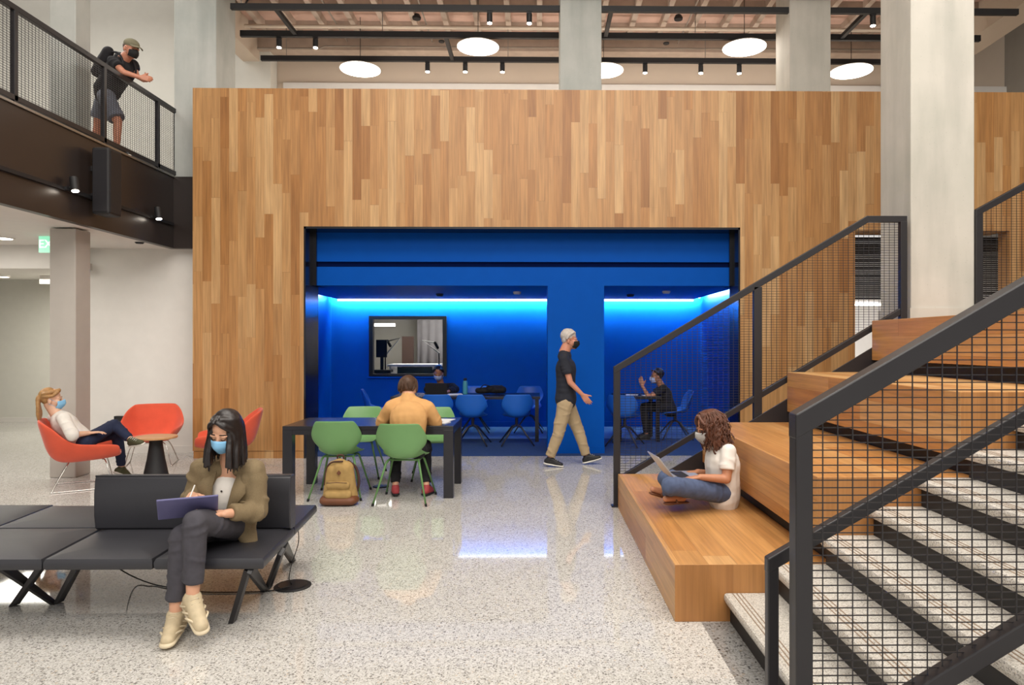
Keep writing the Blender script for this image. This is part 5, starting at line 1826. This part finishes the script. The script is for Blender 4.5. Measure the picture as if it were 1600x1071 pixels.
cl = MB().lathe([(.078, 0), (.068, .035), (.062, .036), (.07, 0)], (0, 0, 0), 24, caps=False)
cl.xf(Matrix.Translation(p4.J['neck'] - p4.uv * .035) @ p4.Tm.to_4x4())
cl.build('collar', 'tan_shirt', p4.o, smooth=True)
p4.legs('trousers', 'black_cloth', .012, 1.90, .010, .006)
p4.shoe('L', 'shoe_red', 'shoe_black', .27); p4.shoe('R', 'shoe_red', 'shoe_black', .27)
HS = []
for i in range(26):
    a = R.uniform(-2.6, 2.6)
    HS.append(([(.02 * sin(a), -.02, .125), (.075 * sin(a), -.02 - .08 * cos(a), .06), (.080 * sin(a), -.025 - .080 * cos(a), -.01), (.070 * sin(a) + R.uniform(-.01, .01), -.028 - .066 * cos(a), -.045)], .014, .008))
hb = p4.hair('hair_light_brown', HS, capr=(.083, .098, .090), disp=.004)
HC = []
for i in range(150):
    a = R.uniform(-3.1, 3.1)
    u_ = R.uniform(-.012, .012)
    k_ = R.uniform(1.02, 1.14)
    HC.append([p4.hp(.02 * sin(a) + u_, -.02 - .03 * cos(a), .128), p4.hp(.064 * sin(a) * k_ + u_, -.02 - .070 * cos(a) * k_, .085), p4.hp(.086 * sin(a) * k_, -.025 - .090 * cos(a) * k_, .03 + u_), p4.hp(.082 * sin(a + u_ * 8) * k_, -.026 - .078 * cos(a + u_ * 8) * k_, -.020 + 2 * u_)])
strands(hb, 'hair_light_brown', HC, .0048, .0022)

# ---------------------------------------------------------------- masked person with black laptop in the alcove
J = dict(head=W(685, 583, 12.40), neck=W(689, 601, 12.52), chest=W(690, 614, 12.58), pelvis=W(690, 632, 12.66),
         shL=W(707, 604, 12.52), shR=W(672, 604, 12.52), elL=W(712, 616, 12.30), elR=W(668, 616, 12.30), wrL=W(699, 613, 12.05), wrR=W(677, 613, 12.05),
         hipL=W(698, 634, 12.62), hipR=W(682, 634, 12.62), knL=W(700, 632, 12.2), knR=W(680, 632, 12.2), anL=W(700, 669, 12.3), anR=W(680, 669, 12.3), toeL=V3(0, 0, 0), toeR=V3(0, 0, 0))
for q in 'LR':
    J['an' + q].z = .095; J['toe' + q] = J['an' + q] + V3(0, -.16, -.06)
    J['kn' + q].z = .52; J['hip' + q].z = .53
    J['wr' + q].z = .775; J['el' + q].z = .80
p5 = Fig('person in a black top with a pale mask behind the black laptop', midbase(J), J, (-.05, -.88, -.46), (0, -.4, .9), 'skin_tan', .98)
p5.hands = [(J['wrL'], V3(-.4, -1, -.05), V3(0, 0, -1), V3(-1, 0, 0), dict(curl=.3)), (J['wrR'], V3(.4, -1, -.05), V3(0, 0, -1), V3(1, 0, 0), dict(curl=.3))]
p5.body(.009, 2); p5.eyes('hair_black'); p5.mask('mask_white')
p5.top('sweater', 'black_cloth', .022, 1.8, .08, .010, .006)
p5.legs('trousers', 'black_cloth', .012, 1.95, .011, .004)
p5.shoe('L', 'shoe_black', 'shoe_black', .27, voxel=.008); p5.shoe('R', 'shoe_black', 'shoe_black', .27, voxel=.008)
p5.hair('hair_black', [([(-.05, .05, .10), (-.085, .0, .05), (-.086, -.02, -.02)], .022, .014), ([(.05, .05, .10), (.085, .0, .05), (.086, -.02, -.02)], .022, .014)], capr=(.086, .104, .092))

# ---------------------------------------------------------------- person raising both hands at the small alcove table
J = dict(head=W(1026, 588, 11.72), neck=W(1034, 604, 11.75), chest=W(1039, 617, 11.76), pelvis=W(1046, 640, 11.78),
         shL=W(1037, 607, 11.58), shR=W(1036, 606, 11.92), elL=W(1014, 622, 11.54), elR=W(1014, 620, 11.92), wrL=W(1004, 604, 11.62), wrR=W(1003, 603, 11.84),
         hipL=W(1044, 643, 11.68), hipR=W(1044, 643, 11.88), knL=W(1006, 644, 11.62), knR=W(1006, 644, 11.92), anL=W(1010, 690, 11.6), anR=W(1012, 689, 11.92), toeL=V3(0, 0, 0), toeR=V3(0, 0, 0))
for q in 'LR':
    J['an' + q].z = .095; J['toe' + q] = J['an' + q] + V3(-.16, 0, -.06)
    J['hip' + q].z = .54; J['kn' + q].z = .53
p7 = Fig('person in a black shirt raising both hands at the small alcove table', midbase(J), J, (-.96, -.2, -.1), (-.1, 0, 1), 'skin_tan', .98)
p7.hands = [(J['wrL'], V3(-.25, 0, 1), V3(0, 1, 0), V3(1, 0, .3), dict(curl=.3)), (J['wrR'], V3(-.2, 0, 1), V3(0, -1, 0), V3(1, 0, .3), dict(curl=.3))]
p7.body(.008, 2); p7.eyes('hair_black', False); p7.mask('mask_white')
p7.top('t_shirt', 'black_cloth', .020, .6, .08, .010, .005)
p7.legs('trousers', 'black_cloth', .014, 1.93, .011, .005)
p7.shoe('L', 'shoe_black', 'shoe_black', .27, voxel=.008); p7.shoe('R', 'shoe_black', 'shoe_black', .27, voxel=.008)
p7.hair('hair_black', [([(-.05, .05, .10), (-.085, .0, .05), (-.086, -.03, -.02)], .022, .014), ([(.05, .05, .10), (.085, .0, .05), (.086, -.03, -.02)], .022, .014)], capr=(.086, .104, .092))

# ---------------------------------------------------------------- man leaning on the balcony railing
J = dict(head=W(205, 77, 9.20), neck=W(193, 92, 9.24), chest=W(186, 112, 9.26), pelvis=W(166, 146, 9.30),
         shR=W(176, 96, 9.12), shL=W(208, 101, 9.38), elR=W(193, 113, 9.06), elL=W(213, 118, 9.40), wrR=W(219, 121, 9.16), wrL=W(223, 125, 9.30),
         hipR=W(160, 152, 9.20), hipL=W(172, 152, 9.38), knR=W(184, 190, 9.12), knL=W(153, 190, 9.42), anR=W(182, 236, 9.10), anL=W(148, 236, 9.44), toeL=V3(0, 0, 0), toeR=V3(0, 0, 0))
J['hipR'], J['hipL'] = W(166, 152, 9.18), W(164, 151, 9.38)
for q in 'LR':
    J['an' + q].z = 4.095; J['toe' + q] = J['an' + q] + V3(.16, 0, -.06)
p3 = Fig('man in a cap and black mask leaning on the balcony railing with a backpack', midbase(J, 3.995), J, (.86, -.42, -.26), (.22, -.05, .97), 'skin_red', 1.02, girth=1.12)
p3.hands = [(J['wrR'], V3(.9, .25, -.05), V3(.1, 1, 0), V3(-.1, .1, 1), dict(curl=1.15, thumb=.9)), (J['wrL'], V3(.9, -.35, 0), V3(.1, -1, 0), V3(-.1, .1, 1), dict(curl=1.15, thumb=.9))]
p3.body(.008, 2); p3.eyes('hair_light_brown', False); p3.mask('mask_black')
p3.top('t_shirt', 'black_cloth', .022, .55, .08, .010, .007)
p3.legs('shorts', 'grey_shorts', .022, .88, .010, .008)
p3.shoe('R', 'shoe_black', 'sole_white', .27, voxel=.008); p3.shoe('L', 'shoe_black', 'sole_white', .27, voxel=.008)
p3.hair('hair_light_brown', [], capr=(.080, .092, .07), capc=(0, -.03, .025))
mb = MB().ell(p3.hp(0, -.012, .058), (.090, .106, .074), p3.H, 20, 14)
cp = sculpt('cap', mb, 'cap_khaki', p3.o, .008, 1)
rows = []
for i in range(5):
    v = i / 4
    rows.append([p3.hp(.078 * sin(t) * (1 - .12 * v), .060 + .035 * cos(t) + .075 * v * cos(t * .8), .052 - .02 * v - .018 * abs(sin(t))) for t in [-1.25 + 2.5 * q / 10 for q in range(11)]])
MB().grid(rows).build('brim', 'cap_khaki', cp, smooth=True, solid=.006)
o = thing('backpack', 'black backpack on the back of the man at the balcony railing', 'backpack', p3.tp('chest', 0, -.2, -.1))
mb = MB()
for q in (-.09, .09):
    mb.cap(p3.tp('chest', q, -.205, -.14), .075, p3.tp('chest', q, -.19, .15), .07)
sculpt('body', mb, 'bag_black', o, .010, 3, disp=.006)
sculpt('pocket', MB().cap(p3.tp('chest', -.06, -.275, -.10), .045, p3.tp('chest', .06, -.275, -.10), .045), 'bag_black', o, .010, 2)
for q in (-1, 1):
    MB().tube(smooth_path([p3.tp('chest', q * .09, -.14, .17), p3.tp('chest', q * .095, -.02, .205), p3.tp('chest', q * .10, .115, .12), p3.tp('chest', q * .12, .11, -.02), p3.tp('chest', q * .15, .0, -.10), p3.tp('chest', q * .12, -.14, -.12)], 6), .013, 8).build('strap', 'bag_black', o, smooth=True)

# ---------------------------------------------------------------- ponytailed woman in the orange chair
J = dict(head=W(81, 624, 7.78), neck=W(88, 648, 7.78), chest=W(103, 664, 7.80), pelvis=W(127, 689, 7.86),
         shR=W(100, 655, 7.65), shL=W(85, 653, 7.92), elR=W(113, 680, 7.58), elL=W(110, 676, 8.05), wrR=W(139, 677, 7.74), wrL=W(142, 679, 8.02),
         hipR=W(134, 691, 7.77), hipL=W(122, 689, 7.95), knR=W(178, 664, 8.12), knL=W(183, 677, 8.22), anR=W(204, 687, 8.06), anL=W(190, 731, 8.33), toeR=W(229, 694, 8.00), toeL=W(203, 738, 8.42))
J['toeL'].z = .04
p2 = Fig('woman with a blond ponytail and blue mask sitting with crossed legs in the orange chair', midbase(J), J, (.86, .42, -.05), (.05, 0, 1), 'skin_pale', .98)
p2.hands = [(J['wrR'], V3(.8, .5, .05), V3(0, 0, -1), V3(-.4, .9, 0), dict(curl=.35)), (J['wrL'], V3(.9, .1, 0), V3(0, 0, -1), V3(.1, -1, 0), dict(curl=.35))]
p2.body(.007, 2); p2.eyes('hair_blond', False); p2.mask('mask_blue')
p2.top('blouse', 'white_cloth', .024, 1.25, .08, .009, .009, sl_r=(.068, .062, .045))
p2.legs('jeans', 'navy_cloth', .010, 1.92, .009, .005)
p2.shoe('R', 'shoe_olive', 'sole_white', .27, up=(-.30, -.30, .88)); p2.shoe('L', 'shoe_olive', 'sole_white', .27)
PT = []
for i in range(9):
    a = R.uniform(-1, 1)
    PT.append(([(.014 * a, -.09, .035), (.026 * a, -.118, .01), (.042 * a, -.112, -.07), (.046 * a, -.10 - .01 * a, -.16), (.026 * a, -.10, -.22 - .03 * R.random())], .024, .014))
for q in (-1, 1):
    PT.append(([(q * .05, .06, .088), (q * .08, .02, .045), (q * .078, -.05, .03), (q * .02, -.105, .035)], .016, .014))
    PT.append(([(q * .03, .065, .10), (q * .075, .0, .08), (q * .07, -.06, .06), (q * .01, -.108, .04)], .018, .014))
hh = p2.hair('hair_blond', PT, voxel=.006, disp=.003)
MB().tube([p2.hp(.024 * cos(a * pi / 6), -.112, .025 + .022 * sin(a * pi / 6)) for a in range(13)], .008, 8).build('hair_tie', 'black', hh, smooth=True)
